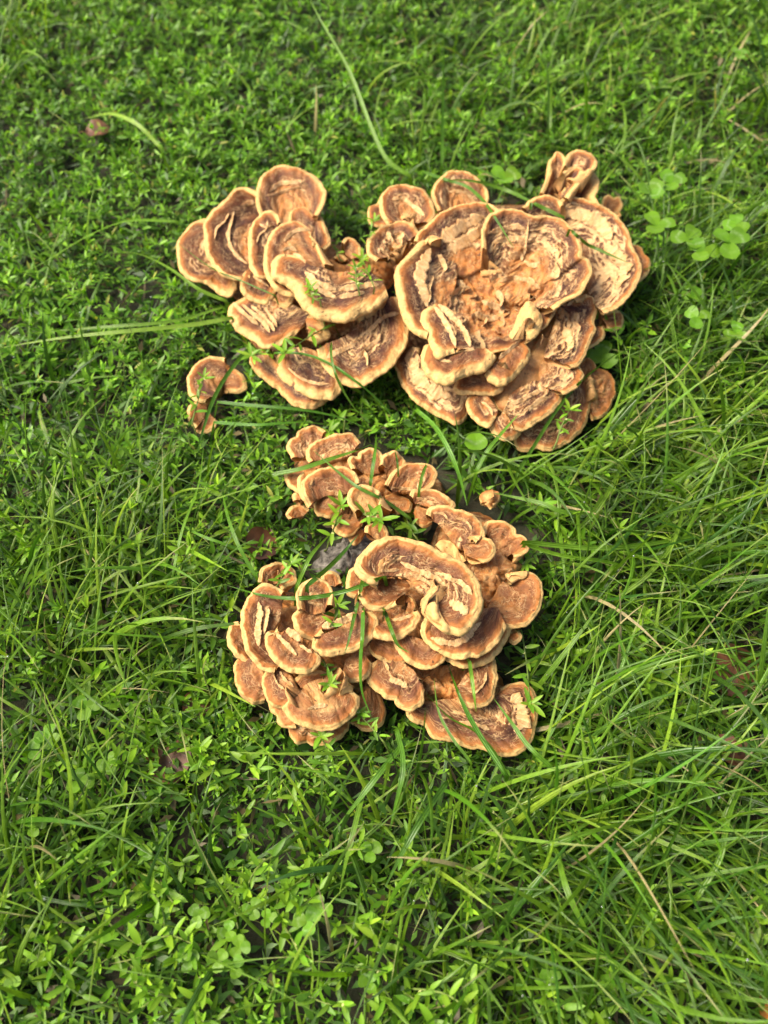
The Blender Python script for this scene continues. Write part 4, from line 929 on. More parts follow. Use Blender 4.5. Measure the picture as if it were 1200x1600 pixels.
def blocked(W, tol):
    """W: (N,K,3) sample points of N plants; True where a plant pokes through or hides a cap"""
    i, j = occ_ij(W)
    hit = (W[..., 2] > OCC_LO[i, j] - 0.002).any(1)
    q, z = proj(W.reshape(-1, 3))
    a = (q[:, 1] / CELL).astype(int); b = (q[:, 0] / CELL).astype(int)
    ok = (a >= 0) & (a < RH) & (b >= 0) & (b < RW)
    a = np.clip(a, 0, RH - 1); b = np.clip(b, 0, RW - 1)
    cover = (ok & (ZBUF[a, b] < 8.5) & (z < ZBUF[a, b])).reshape(W.shape[:2])
    return hit | (cover.mean(1) > tol)

LAND = [((490, 460), 'the fan cluster'), ((790, 480), 'the rosette'), ((560, 760), 'the upper arm of the ring cluster'), ((470, 1040), 'the left caps of the ring cluster'),
        ((750, 1080), 'the lower right caps of the ring cluster'), ((340, 590), 'the lone brown fan'), ((770, 780), 'the lone tan nub'), ((408, 848), 'the reddish dead leaf'), ((1150, 1050), 'the large brown dead leaf'),
        ((155, 205), 'the rusty dead leaf'), ((1190, 1572), 'the orange dead leaf'), ((262, 1188), 'the dark brown dead leaf'), ((480, 1440), 'the pale large clover'), ((1142, 378), 'the largest bright clover')]
LXY = unproj([a for a, _ in LAND], 0.02)[:, :2]
def landmark(p):
    return LAND[int(np.argmin(((LXY - np.asarray(p)[:2]) ** 2).sum(1)))][1]

# ---------- low undergrowth close to the soil ----------
rng = np.random.default_rng(5)
pos, ppx, ins = scatter(130000, rng)
N = len(pos)
L_ = rng.uniform(0.008, 0.016, N) * np.where(rng.random(N) < 0.3, 2.0, 1.0); Wd_ = np.where(L_ > 0.017, 0.0022, L_ * 0.33)
a_ = rng.random(N) * 6.283; e_ = rng.uniform(-0.25, 0.8, N)
pos[:, 2] += rng.random(N) ** 1.3 * 0.020 + 0.002
d_ = np.stack([np.cos(e_) * np.cos(a_), np.cos(e_) * np.sin(a_), np.sin(e_)], -1); s_ = np.stack([-np.sin(a_), np.cos(a_), rng.normal(0, .4, N)], -1)
Vq = np.stack([pos, pos + d_ * (L_ * .45)[:, None] + s_ * (Wd_ * .5)[:, None], pos + d_ * L_[:, None] - np.array([0, 0, .002]), pos + d_ * (L_ * .45)[:, None] - s_ * (Wd_ * .5)[:, None]], 1)
i, j = occ_ij(Vq)
ok = ~(Vq[..., 2] > OCC_LO[i, j] - 0.001).any(1)
Vq = Vq[ok]; N = len(Vq)
cu = (KN_C + (KN_A - KN_C) * rng.random((N, 1))) * rng.uniform(.7, 1.2, (N, 1))
br = rng.random(N) < 0.09; cu[br] = np.array([0.16, 0.12, 0.05]) * rng.uniform(.5, 1.2, (br.sum(), 1))
tag(link('low_undergrowth', mesh_np('low_undergrowth', Vq.reshape(-1, 3), np.arange(N * 4).reshape(N, 4), col=np.repeat(cu, 4, 0)), M_LEAF), 'low leafy undergrowth and litter covering the soil', 'ground cover', kind='stuff')

# ---------- mass of knotweed ----------
rng = np.random.default_rng(21)
VAR = [sprig_mesh(np.random.default_rng(100 + k), length=0.05 + 0.005 * (k % 5), rise=0.75 + 0.12 * (k % 4), dens=0.9 + 0.1 * (k % 4)) for k in range(12)]
pos, ppx, ins = scatter(25000, rng)
ex = np.stack([rng.uniform(250, 1040, 2600), rng.uniform(230, 1230, 2600)], -1)
pe = unproj(ex, 0.012); pe[:, 2] = ground_z(pe[:, 0], pe[:, 1])
nbase = len(pos)
pos = np.vstack([pos, pe]); ppx = np.vstack([ppx, ex]); ins = np.concatenate([ins, np.ones(len(pe), bool)])
small = np.arange(len(pos)) >= nbase
g = grassiness(ppx)
keep = rng.random(len(pos)) < (1 - 0.86 * g)
pos, ppx, ins, small = pos[keep], ppx[keep], ins[keep], small[keep]
N = len(pos)
vi = rng.integers(0, len(VAR), N); az = rng.random(N) * 2 * np.pi
scl = np.where(small, 0.58, 1.0) * rng.uniform(0.6, 1.28, N) * np.where(ppx[:, 1] < 420, 0.92, 1.0)
tl = rng.normal(0, 0.18, (N, 2)); tn = rng.uniform(0.72, 1.22, N)
patch = 1 + 0.22 * pn(pos[:, 0] * 9, pos[:, 1] * 9, 55)
tn = tn * patch
def inst_mats(az, tl, scl):
    ca, sa = np.cos(az), np.sin(az); Z = np.zeros_like(ca); O1 = np.ones_like(ca)
    Rz = np.stack([np.stack([ca, -sa, Z], -1), np.stack([sa, ca, Z], -1), np.stack([Z, Z, O1], -1)], 1)
    cx, sx = np.cos(tl[:, 0]), np.sin(tl[:, 0]); Rx = np.stack([np.stack([O1, Z, Z], -1), np.stack([Z, cx, -sx], -1), np.stack([Z, sx, cx], -1)], 1)
    cy, sy = np.cos(tl[:, 1]), np.sin(tl[:, 1]); Ry = np.stack([np.stack([cy, Z, sy], -1), np.stack([Z, O1, Z], -1), np.stack([-sy, Z, cy], -1)], 1)
    return Rx @ Ry @ Rz * scl[:, None, None]
MM = inst_mats(az, tl, scl)
keyp = np.stack([np.vstack([np.array([lv[k][0] + lv[k][1][:, 0] * lv[k][2] for k in range(0, len(lv), max(1, len(lv) // 6))][:6]), P[::4][:3]]) for (_, _, _, _, P, lv) in VAR])
W = np.einsum('nij,nkj->nki', MM, keyp[vi]) + pos[:, None]
tol = np.where(rng.random(N) < 0.12, 0.35, 0.12)
ok = ~blocked(W, tol)
# a few openings where the soil shows
gap = pn(pos[:, 0] * 13, pos[:, 1] * 13, 77) > 0.45
ok &= ~(gap & (rng.random(N) < 0.6))
pos, ppx, ins, vi, MM, tn, W = pos[ok], ppx[ok], ins[ok], vi[ok], MM[ok], tn[ok], W[ok]
N = len(pos)
# the 300 that show largest become things of their own
wq, wz = proj(W[:, 0]); top = W[..., 2].max(1)
infr = (wq[:, 0] > 10) & (wq[:, 0] < 1190) & (wq[:, 1] > 10) & (wq[:, 1] < 1590)
score = np.where(infr, top * 6 - wz, -9)
order = np.argsort(-score); single = np.zeros(N, bool); single[order[:270]] = True
Vs, Qs, Ts, Cs = [], [], [], []; c = 0
for k, (v, q, t, cc, _, _) in enumerate(VAR):
    m = np.where((vi == k) & ~single)[0]
    if not len(m): continue
    X = np.einsum('nij,kj->nki', MM[m], v) + pos[m][:, None]
    Vs.append(X.reshape(-1, 3))
    off = (np.arange(len(m)) * len(v) + c)[:, None, None]
    Qs.append((q[None] + off).reshape(-1, 4)); Ts.append((t[None] + off).reshape(-1, 3))
    Cs.append((cc[None] * tn[m][:, None, None]).reshape(-1, 3)); c += X.shape[0] * X.shape[1]
me = mesh_np('knotweed_cover', np.vstack(Vs), np.vstack(Qs), np.vstack(Ts), col=np.clip(np.vstack(Cs), 0, 1))
tag(link('knotweed_cover', me, M_LEAF), 'dense ground cover of small leaved green knotweed', 'ground cover', kind='stuff')
print('knotweed sprigs', N, 'polys', len(me.polygons))

# ---------- single knotweed sprigs ----------
LEAFM = []
for k in range(8):
    v, q, t, uv = leaf_geo(1.0, 0.25 + 0.02 * (k % 3), 5, 0.22 + 0.03 * (k % 4), 0.08 + 0.05 * (k % 3))
    r_ = np.random.default_rng(k); tone = 0.3 + 0.09 * k
    base = kn_col(tone, r_)
    ccol = base[None] * (1 + 0.15 * (uv[:, 1:2] - 0.5))
    ccol = np.where(np.abs(uv[:, :1] - 0.5) < 0.1, ccol * 1.12, ccol)
    m_ = mesh_np('leaf', v, q, t, col=ccol, uv=uv); m_.materials.append(M_LEAF); LEAFM.append(m_)
STEM_C = (0.19, 0.26, 0.06)
def bud_mesh():
    v, q, t, uv = leaf_geo(1.0, 0.6, 2, 0.4, 0.2)
    m_ = mesh_np('flower_bud', v, q, t, col=np.broadcast_to(np.array([0.50, 0.52, 0.20]), (len(v), 3))); m_.materials.append(M_LEAF); return m_
BUDM = bud_mesh()
STEMS = {}
def single_sprig(P, leaves, M3, loc, label, group, key=None, rng=rng, buds=2):
    root = empty('knotweed_sprig', [float(a) for a in loc], label, 'weed', group)
    root.matrix_world = Matrix.Translation([float(a) for a in loc]) @ Matrix(M3.tolist()).to_4x4()
    if key is not None and key in STEMS: sm = STEMS[key]
    else:
        sm = tube('stem', P, np.linspace(0.0008, 0.0005, len(P)), STEM_C); sm.materials.append(M_LEAF)
        if key is not None: STEMS[key] = sm
    link('stem', sm, None, root)
    for o, Rm, L, tone in leaves:
        k = int(np.clip(tone * 8 + rng.normal(0, 0.6), 0, 7))
        ob = link('leaf', LEAFM[k], None, root)
        ob.matrix_local = Matrix.Translation([float(a) for a in o]) @ Matrix((Rm * L).tolist()).to_4x4()
    for b in range(buds):
        o, Rm, L, tone = leaves[int(rng.integers(0, len(leaves)))]
        ob = link('flower_bud', BUDM, None, root)
        ob.matrix_local = Matrix.Translation([float(a) for a in o]) @ Matrix((Rm * 0.0032).tolist()).to_4x4()
    return root

for i in np.where(single)[0]:
    _, _, _, _, P, lv = VAR[vi[i]]
    lm = landmark(pos[i]); kind_ = ['compact', 'slender', 'bushy'][int(vi[i]) % 3]
    single_sprig(P, lv, MM[i], pos[i], f'{kind_} knotweed sprig in the weeds near {lm}', f'{kind_} knotweed sprigs near {lm}', key=int(vi[i]), buds=1)

# sprigs the photograph shows lying over or right beside the caps: (tip px, stem start px, leaf length mm, label)
TR = [((935, 497), (985, 560), 13, 'knotweed sprig with star of leaves resting on the right edge of the rosette'),
      ((445, 552), (520, 505), 14, 'knotweed sprig reaching across the fan cluster between its middle caps'),
      ((392, 556), (440, 548), 13, 'knotweed sprig tip beside the lone brown fan cap'),
      ((566, 405), (585, 450), 12, 'knotweed sprig growing through the gap between fan cluster and rosette'),
      ((556, 418), (560, 450), 10, 'short knotweed sprig at the torn edge of the fan cluster'),
      ((525, 362), (530, 405), 10, 'knotweed sprig standing behind the fan cluster in the gap by the tiny cap'),
      ((533, 790), (510, 860), 13, 'bright knotweed sprig standing over the upper arm of the ring cluster'),
      ((596, 812), (560, 800), 13, 'knotweed sprig tip in front of the narrow tan stalked cap'),
      ((633, 805), (650, 840), 12, 'knotweed sprig in the hollow of the ring cluster above the bean shaped cap'),
      ((818, 882), (850, 860), 12, 'knotweed sprig tip drooping over the right edge of the ring cluster'),
      ((828, 1100), (815, 985), 13, 'long knotweed stem hanging down over the pale lower right cap'),
      ((528, 945), (510, 985), 11, 'knotweed sprig growing up through the inner caps of the ring cluster'),
      ((515, 675), (540, 640), 12, 'knotweed sprig lying across the topmost small caps of the ring cluster'),
      ((585, 345), (565, 400), 8, 'pale thin knotweed tip against the small round caps of the rosette'),
      ((515, 1070), (505, 1030), 9, 'tiny knotweed sprig on the lower left caps of the ring cluster'),
      ((890, 640), (870, 690), 10, 'knotweed stem leaning on the lower right edge of the rosette'),
      ((975, 685), (890, 712), 12, 'long knotweed shoot stretching into the dark grass under the rosette'),
      ((455, 880), (430, 920), 10, 'knotweed sprig tip beside the ruffled brown lobe by the wood stub'),
      ((560, 1115), (600, 1160), 10, 'knotweed sprig below the orange cap of the ring cluster'),
      ((485, 450), (500, 470), 9, 'little knotweed sprig poking out under the big lip of the fan cluster'),
      ((845, 790), (880, 830), 14, 'broad leaved knotweed star beside the lone tan nub'),
      ((318, 590), (300, 660), 11, 'knotweed sprig in front of the lone brown fan cap'),
      ((500, 1150), (520, 1190), 11, 'bright knotweed tip in front of the lowest left cap of the ring cluster')]
def auto_h(px, clear=0.008, veg=0.03):
    h = cap_height(np.asarray(px, float))
    return np.where(h > 0, h + clear, veg)
for tip, st, Lmm, lab in TR:
    r_ = np.random.default_rng(int(tip[0] * 7 + tip[1]))
    path = np.array([st, ((st[0] + tip[0]) / 2 + r_.normal(0, 4), (st[1] + tip[1]) / 2 + r_.normal(0, 4)), tip], float)
    Pp = spline(path, 12)
    h = auto_h(Pp, 0.007, 0.034); h = np.maximum.accumulate(h) if h[-1] > h[0] else h
    h = np.convolve(np.pad(h, 2, mode='edge'), np.ones(5) / 5, 'valid')
    Pw = unproj(Pp, h)
    p0 = Pw[0] * np.array([1, 1, 0]) + np.array([0.01 * r_.normal(), 0.01 * r_.normal(), 0.0])
    Pw = np.vstack([p0, (p0 + Pw[0]) / 2 + np.array([0, 0, 0.004]), Pw])
    base = Pw[0].copy(); Q = Pw - base
    lv = []
    t = np.linspace(0, 1, len(Q)); nl = 9
    for k in range(nl):
        q = 0.35 + 0.62 * k / (nl - 1)
        o = np.array([np.interp(q, t, Q[:, c]) for c in range(3)])
        lv.append((o, rotz(k * 2.4 + r_.normal(0, .3)) @ roty(-r_.uniform(0.05, 0.5)) @ rotx(r_.normal(0, .3)), Lmm * 0.001 * (0.75 + 0.4 * r_.random()), 0.35 + 0.5 * r_.random()))
    for k in range(5):
        lv.append((Q[-1], rotz(k * 1.26 + r_.random()) @ roty(-r_.uniform(0.15, 0.7)), Lmm * 0.001 * (0.7 + 0.45 * r_.random()), 0.55 + 0.4 * r_.random()))
    single_sprig(Q, lv, np.eye(3), base, lab, None, buds=3, rng=r_)

# ---------- grass ----------
NS = 8
def blades(rng, pos, az, L, wd, e0, bend, roll, drift):
    """vectorised blades: returns verts (N, 3*(NS+1), 3)"""
    N = len(pos); ds = L / NS
    P = np.zeros((N, NS + 1, 3)); P[:, 0] = pos
    T = np.zeros((N, NS + 1, 3))
    for k in range(NS + 1):
        t = k / NS
        el = e0 - bend * t ** 1.25; a = az + drift * t
        T[:, k] = np.stack([np.cos(el) * np.cos(a), np.cos(el) * np.sin(a), np.sin(el)], -1)
        if k < NS:
            P[:, k + 1] = P[:, k] + T[:, k] * ds[:, None]
    P[:, 1:, 2] = np.maximum(P[:, 1:, 2], 0.004 + 0.004 * rng.random((N, 1)))
    side = np.stack([-np.sin(az), np.cos(az), 0 * az], -1)[:, None] * np.ones((1, NS + 1, 1))
    nrm = unit(np.cross(T, side))
    cr, sr = np.cos(roll)[:, None, None], np.sin(roll)[:, None, None]
    S = side * cr + nrm * sr; Nn = np.cross(S, T)
    t = np.linspace(0, 1, NS + 1)
    pr = np.minimum(1, 0.55 + 2.2 * t) * np.clip((1 - t) * 2.2, 0.02, 1) ** 0.75
    Wd = (wd[:, None] * pr[None])[..., None] * 0.5
    G = np.stack([P - S * Wd + Nn * Wd * 0.35, P, P + S * Wd + Nn * Wd * 0.35], 2)
    return G, P
ii = np.arange((NS + 1) * 3).reshape(NS + 1, 3)
BQ = np.stack([ii[:-1, :-1], ii[:-1, 1:], ii[1:, 1:], ii[1:, :-1]], -1).reshape(-1, 4)
BUV = np.stack([np.tile(np.array([0, .5, 1]), NS + 1), np.repeat(np.linspace(0, 1, NS + 1), 3)], -1)

rng = np.random.default_rng(33)
pos, ppx, ins = scatter(150000, rng)
g = grassiness(ppx)
keep = rng.random(len(pos)) < (0.022 + 0.62 * g ** 1.2)
pos, ppx, ins, g = pos[keep], ppx[keep], ins[keep], g[keep]
N = len(pos)
clump = pn(pos[:, 0] * 6, pos[:, 1] * 6, 91) * 3.2 + pn(pos[:, 0] * 2.1, pos[:, 1] * 2.1, 92) * 3
az = clump * 0.7 + rng.normal(0, 1.5, N) + np.where(ppx[:, 0] > 700, -0.5, 0.9)
L = np.clip(rng.normal(0.098, 0.034, N), 0.035, 0.2) * (0.62 + 0.45 * g)
wd = np.clip(rng.normal(0.0022, 0.0009, N), 0.0010, 0.0050)
e0 = np.clip(rng.normal(1.0, 0.28, N), 0.25, 1.5); bend = np.clip(rng.normal(1.0, 0.4, N), 0.1, 2.0)
Gb, Pb = blades(rng, pos, az, L, wd, e0, bend, rng.normal(0, 0.5, N), rng.normal(0, 0.5, N))
tol = np.where(rng.random(N) < 0.14, 0.5, 0.05)
ok = ~blocked(Pb[:, 1::2], tol)
Gb, Pb, pos, L, wd, ppx = Gb[ok], Pb[ok], pos[ok], L[ok], wd[ok], ppx[ok]
N = len(Pb)
tone = np.clip(rng.normal(0.40, 0.30, N) + 0.3 * pn(pos[:, 0] * 5, pos[:, 1] * 5, 93), 0, 1)
bc = np.where((tone < 0.5)[:, None], GR_C * (1 - 2 * tone)[:, None] + GR_A * (2 * tone)[:, None], GR_A * (2 - 2 * tone)[:, None] + GR_B * (2 * tone - 1)[:, None])
dry = rng.random(N) < 0.014
bc[dry] = GR_DRY * rng.uniform(0.6, 1.1, (dry.sum(), 1))
bcv = bc[:, None] * np.repeat(np.linspace(0.92, 1.1, NS + 1), 3)[None, :, None]
tips = rng.random(N) < 0.22
bcv[tips, -6:] = bcv[tips, -6:] * 0.5 + GR_DRY * 0.5
mid = Pb[:, NS // 2]; wq, wz = proj(mid)
infr = (wq[:, 0] > 10) & (wq[:, 0] < 1190) & (wq[:, 1] > 10) & (wq[:, 1] < 1590)
score = np.where(infr, L * wd / wz ** 2 * (0.4 + 12 * Pb[..., 2].max(1)), -1)
score = np.where(dry, score * 0.25, score)
single = np.zeros(N, bool); single[np.argsort(-score)[:230]] = True
m = ~single
V = Gb[m].reshape(-1, 3); nb = m.sum()
Q = (BQ[None] + (np.arange(nb) * (NS + 1) * 3)[:, None, None]).reshape(-1, 4)
me = mesh_np('grass_cover', V, Q, col=np.clip(bcv[m].reshape(-1, 3), 0, 1), uv=np.tile(BUV, (nb, 1)))
tag(link('grass_cover', me, M_GRASS), 'thick tangle of fine green grass growing around the fungus', 'grass', kind='stuff')
print('grass blades', N, 'polys', len(me.polygons))
for i in np.where(single)[0]:
    base = Pb[i, 0]
    o = link('grass_blade', mesh_np('grass_blade', Gb[i].reshape(-1, 3) - base, BQ, col=np.clip(bcv[i], 0, 1), uv=BUV), M_GRASS)
    o.location = [float(a) for a in base]
    lm = landmark(mid[i]); kind_ = 'dry straw' if dry[i] else ('dark green' if tone[i] < .4 else ('bright green' if tone[i] > .65 else 'mid green'))
    tag(o, f'{kind_} grass blade in the tangle near {lm}', 'grass', f'{kind_} blades near {lm}')

# blades traced from the photograph: (px path root first, width mm, label)
TB = [([(880, 340), (830, 316), (790, 297), (750, 285), (715, 281), (690, 285)], 4.2, 'wide grass blade arching over the back of the rosette', .5),
      ([(660, 268), (700, 282), (730, 292), (757, 316), (780, 350), (803, 388)], 3.6, 'grass blade whose tip points into the torn centre of the rosette', .4),
      ([(830, 318), (790, 290), (760, 270), (725, 258), (700, 268)], 4.0, 'grass blade looping behind the rosette near the clover', .5),
      ([(890, 358), (915, 380), (940, 392), (985, 412)], 3.4, 'dark grass blade lying on the cream right hand cap of the rosette', .25),
      ([(430, 462), (372, 437), (340, 424), (310, 405), (270, 374)], 1.9, 'thin dark grass blade crossing the leftmost caps of the fan cluster', .3),
      ([(352, 470), (310, 452), (265, 420), (225, 400), (190, 392)], 4.2, 'pale broad blade running under the left caps of the fan cluster', .75),
      ([(362, 497), (300, 508), (200, 518), (100, 528), (-10, 545)], 5.0, 'long broad pale blade pointing away from the fan cluster', .8),
      ([(350, 480), (270, 502), (150, 512), (40, 520)], 3.6, 'second long blade beside the broad pale one by the fan cluster', .7),
      ([(395, 540), (365, 572), (335, 620), (312, 690), (308, 720)], 4.0, 'upright blade crossing the small lone brown fan', .5),
      ([(428, 552), (470, 553), (510, 566), (550, 592), (590, 625), (625, 665)], 3.6, 'long dark blade arching across the lowest fan cluster caps', .3),
      ([(517, 535), (518, 560), (527, 592), (545, 625), (560, 645)], 2.6, 'narrow blade hanging over the lip of the lowest fan cap', .3),
      ([(340, 628), (400, 634), (470, 640), (530, 652), (570, 668)], 3.0, 'flat grass blade lying below the fan cluster', .5),
      ([(335, 660), (400, 664), (470, 660), (520, 664)], 3.2, 'short flat blade above the top caps of the ring cluster', .45),
      ([(650, 640), (680, 668), (702, 705), (718, 745), (730, 790)], 4.6, 'strong upright blade between the rosette and the ring cluster', .55),
      ([(745, 735), (760, 707), (778, 684), (812, 645)], 3.8, 'blade with its tip leaning on the bottom edge of the rosette', .45),
      ([(808, 740), (835, 695), (870, 640), (905, 598), (950, 562), (988, 535)], 3.8, 'long blade sweeping past the lower right caps of the rosette', .55),
      ([(425, 742), (470, 733), (515, 718), (560, 703), (580, 694)], 4.8, 'broad blade lying across the upper arm of the ring cluster', .5),
      ([(640, 810), (600, 782), (560, 762), (525, 735), (490, 704)], 3.4, 'dark slanting blade crossing the oval cap of the ring cluster', .25),
      ([(579, 758), (582, 735), (586, 705), (588, 678)], 3.4, 'short upright blade in front of the ruffled caps', .5),
      ([(655, 765), (660, 742), (668, 722), (672, 710)], 3.0, 'short blade over the small caps at the end of the upper arm', .5),
      ([(622, 735), (620, 718), (616, 700)], 2.0, 'tiny dark blade over the ruffled caps', .3),
      ([(818, 846), (870, 852), (930, 856), (1000, 852), (1080, 838), (1150, 826)], 4.6, 'long bright blade running out level from the ring cluster', .7),
      ([(820, 850), (880, 868), (960, 880), (1010, 905)], 4.0, 'bright blade bending down beside the long level blade', .6),
      ([(600, 900), (565, 915), (530, 926), (480, 934), (420, 932), (352, 914)], 3.6, 'long blade arching over the hollow of the ring cluster', .45),
      ([(568, 898), (562, 930), (553, 965), (545, 1000), (535, 1032)], 3.0, 'blade hanging across the inner left caps of the ring cluster', .35),
      ([(568, 950), (567, 990), (564, 1035), (566, 1080), (582, 1125)], 4.0, 'long dark blade hanging in front of the ring cluster', .3),
      ([(600, 950), (610, 980), (622, 1008), (640, 1020)], 3.2, 'short blade below the small lobe of the bean shaped cap', .4),
      ([(733, 1030), (738, 1065), (744, 1112)], 3.0, 'short pale blade across the lower right caps', .7),
      ([(790, 1210), (760, 1165), (733, 1120), (714, 1078), (699, 1035)], 4.0, 'dark upright blade rising in front of the lower right caps', .3),
      ([(795, 1215), (770, 1172), (740, 1142), (700, 1120), (665, 1082)], 3.0, 'blade crossing the dark upright one over the lower right cap', .5),
      ([(862, 1200), (825, 1165), (800, 1130), (772, 1092)], 3.6, 'blade slanting over the pale end of the lower right cap', .45),
      ([(735, 1190), (705, 1150), (685, 1110), (678, 1060)], 2.4, 'thin blade in front of the lower right cap margin', .5),
      ([(480, 915), (510, 890), (535, 865), (560, 835)], 4.0, 'dark blade beside the wood stub', .25),
      ([(463, 918), (475, 890), (488, 865), (520, 830)], 3.6, 'pale blade leaning towards the wood stub', .6),
      ([(388, 862), (350, 850), (300, 830), (262, 800)], 2.6, 'blade left of the reddish dead leaf', .5),
      ([(640, 275), (605, 250), (580, 200), (545, 110), (500, 30), (480, -10)], 5.0, 'very long blade standing up behind the gap of the clusters', .6),
      ([(690, 255), (691, 200), (692, 130), (694, 50)], 4.4, 'straight upright blade behind the rosette', .5),
      ([(720, 245), (745, 180), (780, 110), (835, 30)], 4.0, 'leaning upright blade behind the rosette', .6),
      ([(860, 200), (862, 140), (868, 90), (850, 40)], 3.6, 'upright blade behind the upright frond', .6),
      ([(912, 215), (916, 160), (912, 90)], 4.0, 'bright upright blade beyond the upright frond', .65),
      ([(250, 230), (215, 195), (175, 178), (132, 185)], 4.4, 'curved yellow green blade over the knotweed near the rusty leaf', .9),
      ([(275, 346), (200, 346), (140, 368), (60, 415), (20, 430)], 4.0, 'long curved pale blade pointing at the leftmost cap', .8),
      ([(270, 900), (285, 830), (310, 760), (318, 700)], 3.4, 'upright blade in the weeds below the lone fan', .5),
      ([(400, 900), (372, 850), (352, 790), (345, 730)], 3.6, 'leaning blade beside the reddish dead leaf', .4),
      ([(930, 800), (880, 800), (840, 785), (770, 770)], 4.2, 'broad dark blade by the lone tan nub', .35),
      ([(905, 825), (930, 800), (955, 760), (985, 700)], 4.6, 'bright folded blade right of the lone tan nub', .7),
      ([(970, 930), (1010, 900), (1050, 850), (1068, 790), (1070, 750)], 4.4, 'bright bowed blade in the dense grass beside the ring cluster', .75),
      ([(1100, 1110), (1120, 1020), (1150, 930), (1190, 860)], 4.4, 'pale broad blade beside the large brown dead leaf', .8),
      ([(700, 1220), (665, 1270), (630, 1330), (600, 1390)], 4.6, 'dark blade below the ring cluster in the weeds', .35),
      ([(570, 1230), (555, 1290), (540, 1350), (530, 1400)], 4.0, 'pale blade between weeds and grass below the ring cluster', .75),
      ([(640, 1150), (600, 1200), (545, 1270), (520, 1300)], 4.2, 'blade fanning out from under the lower caps', .6),
      ([(620, 1140), (630, 1200), (610, 1290)], 4.0, 'dark blade fanning out from under the lower caps', .3),
      ([(960, 1490), (1010, 1390), (1060, 1290), (1100, 1180), (1120, 1100)], 5.0, 'very long bright blade standing in the grass by the small tan leaf', .6),
      ([(870, 1330), (890, 1400), (930, 1480)], 4.6, 'broad pale blade lying in the tangled grass', .8),
      ([(1090, 1400), (1125, 1340), (1140, 1270), (1180, 1190)], 4.4, 'broad blade bending over the small tan leaf', .55)]
for k, (path, wmm, lab, tone) in enumerate(TB):
    r_ = np.random.default_rng(500 + k)
    n = 22
    P = spline(path, n)
    t = np.linspace(0, 1, n)
    h = auto_h(P, 0.009, 0.0)
    arch = 0.028 + 0.026 * np.sin(np.pi * np.clip(t * 0.9 + 0.12, 0, 1))
    h = np.where(h > 0.011, h, arch)
    if k in (35, 36, 37, 38, 39): h = 0.03 + 0.09 * t
    ker = np.ones(7) / 7
    for _ in range(2): h = np.maximum(np.convolve(np.pad(h, 3, mode='edge'), ker, 'valid'), np.where(cap_height(P) > 0, cap_height(P) + 0.004, 0))
    P3 = unproj(P, h)
    foot = P3[0] * np.array([1, 1, 0]) - unit(P3[3] - P3[0]) * 0.012 * np.array([1, 1, 0])
    lead = np.array([foot, foot * 0.6 + P3[0] * 0.4, foot * 0.2 + P3[0] * 0.8])
    P3 = np.vstack([lead, P3]); n = len(P3)
    T = unit(np.gradient(P3, axis=0)); up = np.array([0, -0.25, 1.0]) + 0.35 * r_.normal(size=3)
    S = unit(np.cross(T, up)); tw = np.linspace(0, r_.normal(0, 0.5), n)[:, None]
    Nn = np.cross(S, T); S = S * np.cos(tw) + Nn * np.sin(tw); Nn = np.cross(S, T)
    tt = np.linspace(0, 1, n)
    pr = np.minimum(1, 0.55 + 2.5 * tt) * np.clip((1 - tt) * 2.4, 0.02, 1) ** 0.75
    Wd = (wmm * 0.00044 * pr)[:, None]
    G = np.stack([P3 - S * Wd + Nn * Wd * 0.3, P3, P3 + S * Wd + Nn * Wd * 0.3], 1)
    ij = np.arange(n * 3).reshape(n, 3)
    q = np.stack([ij[:-1, :-1], ij[:-1, 1:], ij[1:, 1:], ij[1:, :-1]], -1).reshape(-1, 4)
    c = GR_C * (1 - 2 * tone) + GR_A * 2 * tone if tone < .5 else GR_A * (2 - 2 * tone) + GR_B * (2 * tone - 1)
    cc = c[None] * np.repeat(np.linspace(0.95, 1.08, n), 3)[:, None]
    uv = np.stack([np.tile(np.array([0, .5, 1]), n), np.repeat(tt, 3)], -1)
    base = P3[0]
    o = link('grass_blade', mesh_np('grass_blade', G.reshape(-1, 3) - base, q, col=cc, uv=uv), M_GRASS)
    o.location = [float(a) for a in base]
    tag(o, lab, 'grass', None)

# ---------- clover ----------
def leaflet_mesh(k):
    nr_, na = 6, 20
    a = np.linspace(0, 2 * np.pi, na, endpoint=False)
    rr = np.linspace(0, 1, nr_)[1:]
    bx = 0.5 - 0.5 * np.cos(a); by = 0.52 * np.sin(a) * (0.78 + 0.34 * bx)
    notch = 0.07 * np.exp(-((a - np.pi) / 0.22) ** 2)
    bx = np.clip(bx - notch, 0, 1) ** 0.85
    V = [(0.43, 0, 0)]
    for q in rr:
        for x, y in zip(bx, by):
            X = 0.43 + (x - 0.45) * q; Y = y * q
            V.append((X, Y, 0.16 * abs(Y) - 0.10 * (X - 0.4) ** 2 + 0.008 * math.sin(9 * X + k)))
    V = np.array(V)
    tr = [(0, 1 + i, 1 + (i + 1) % na) for i in range(na)]
    q = [(1 + s_ * na + i, 1 + (s_ + 1) * na + i, 1 + (s_ + 1) * na + (i + 1) % na, 1 + s_ * na + (i + 1) % na) for s_ in range(nr_ - 2) for i in range(na)]
    base = np.array([0.135, 0.285, 0.012]) * (0.85 + 0.1 * k)
    ch = np.exp(-((V[:, 0] - (0.62 - 0.5 * np.abs(V[:, 1]))) / 0.06) ** 2) * (0.5 if k % 2 == 0 else 0.15)
    col = base * (1 - ch[:, None]) + np.array([0.35, 0.48, 0.22]) * ch[:, None]
    m_ = mesh_np('leaflet', V, q, tr, col=col); m_.materials.append(M_CLOV); return m_
LFM = [leaflet_mesh(k) for k in range(4)]
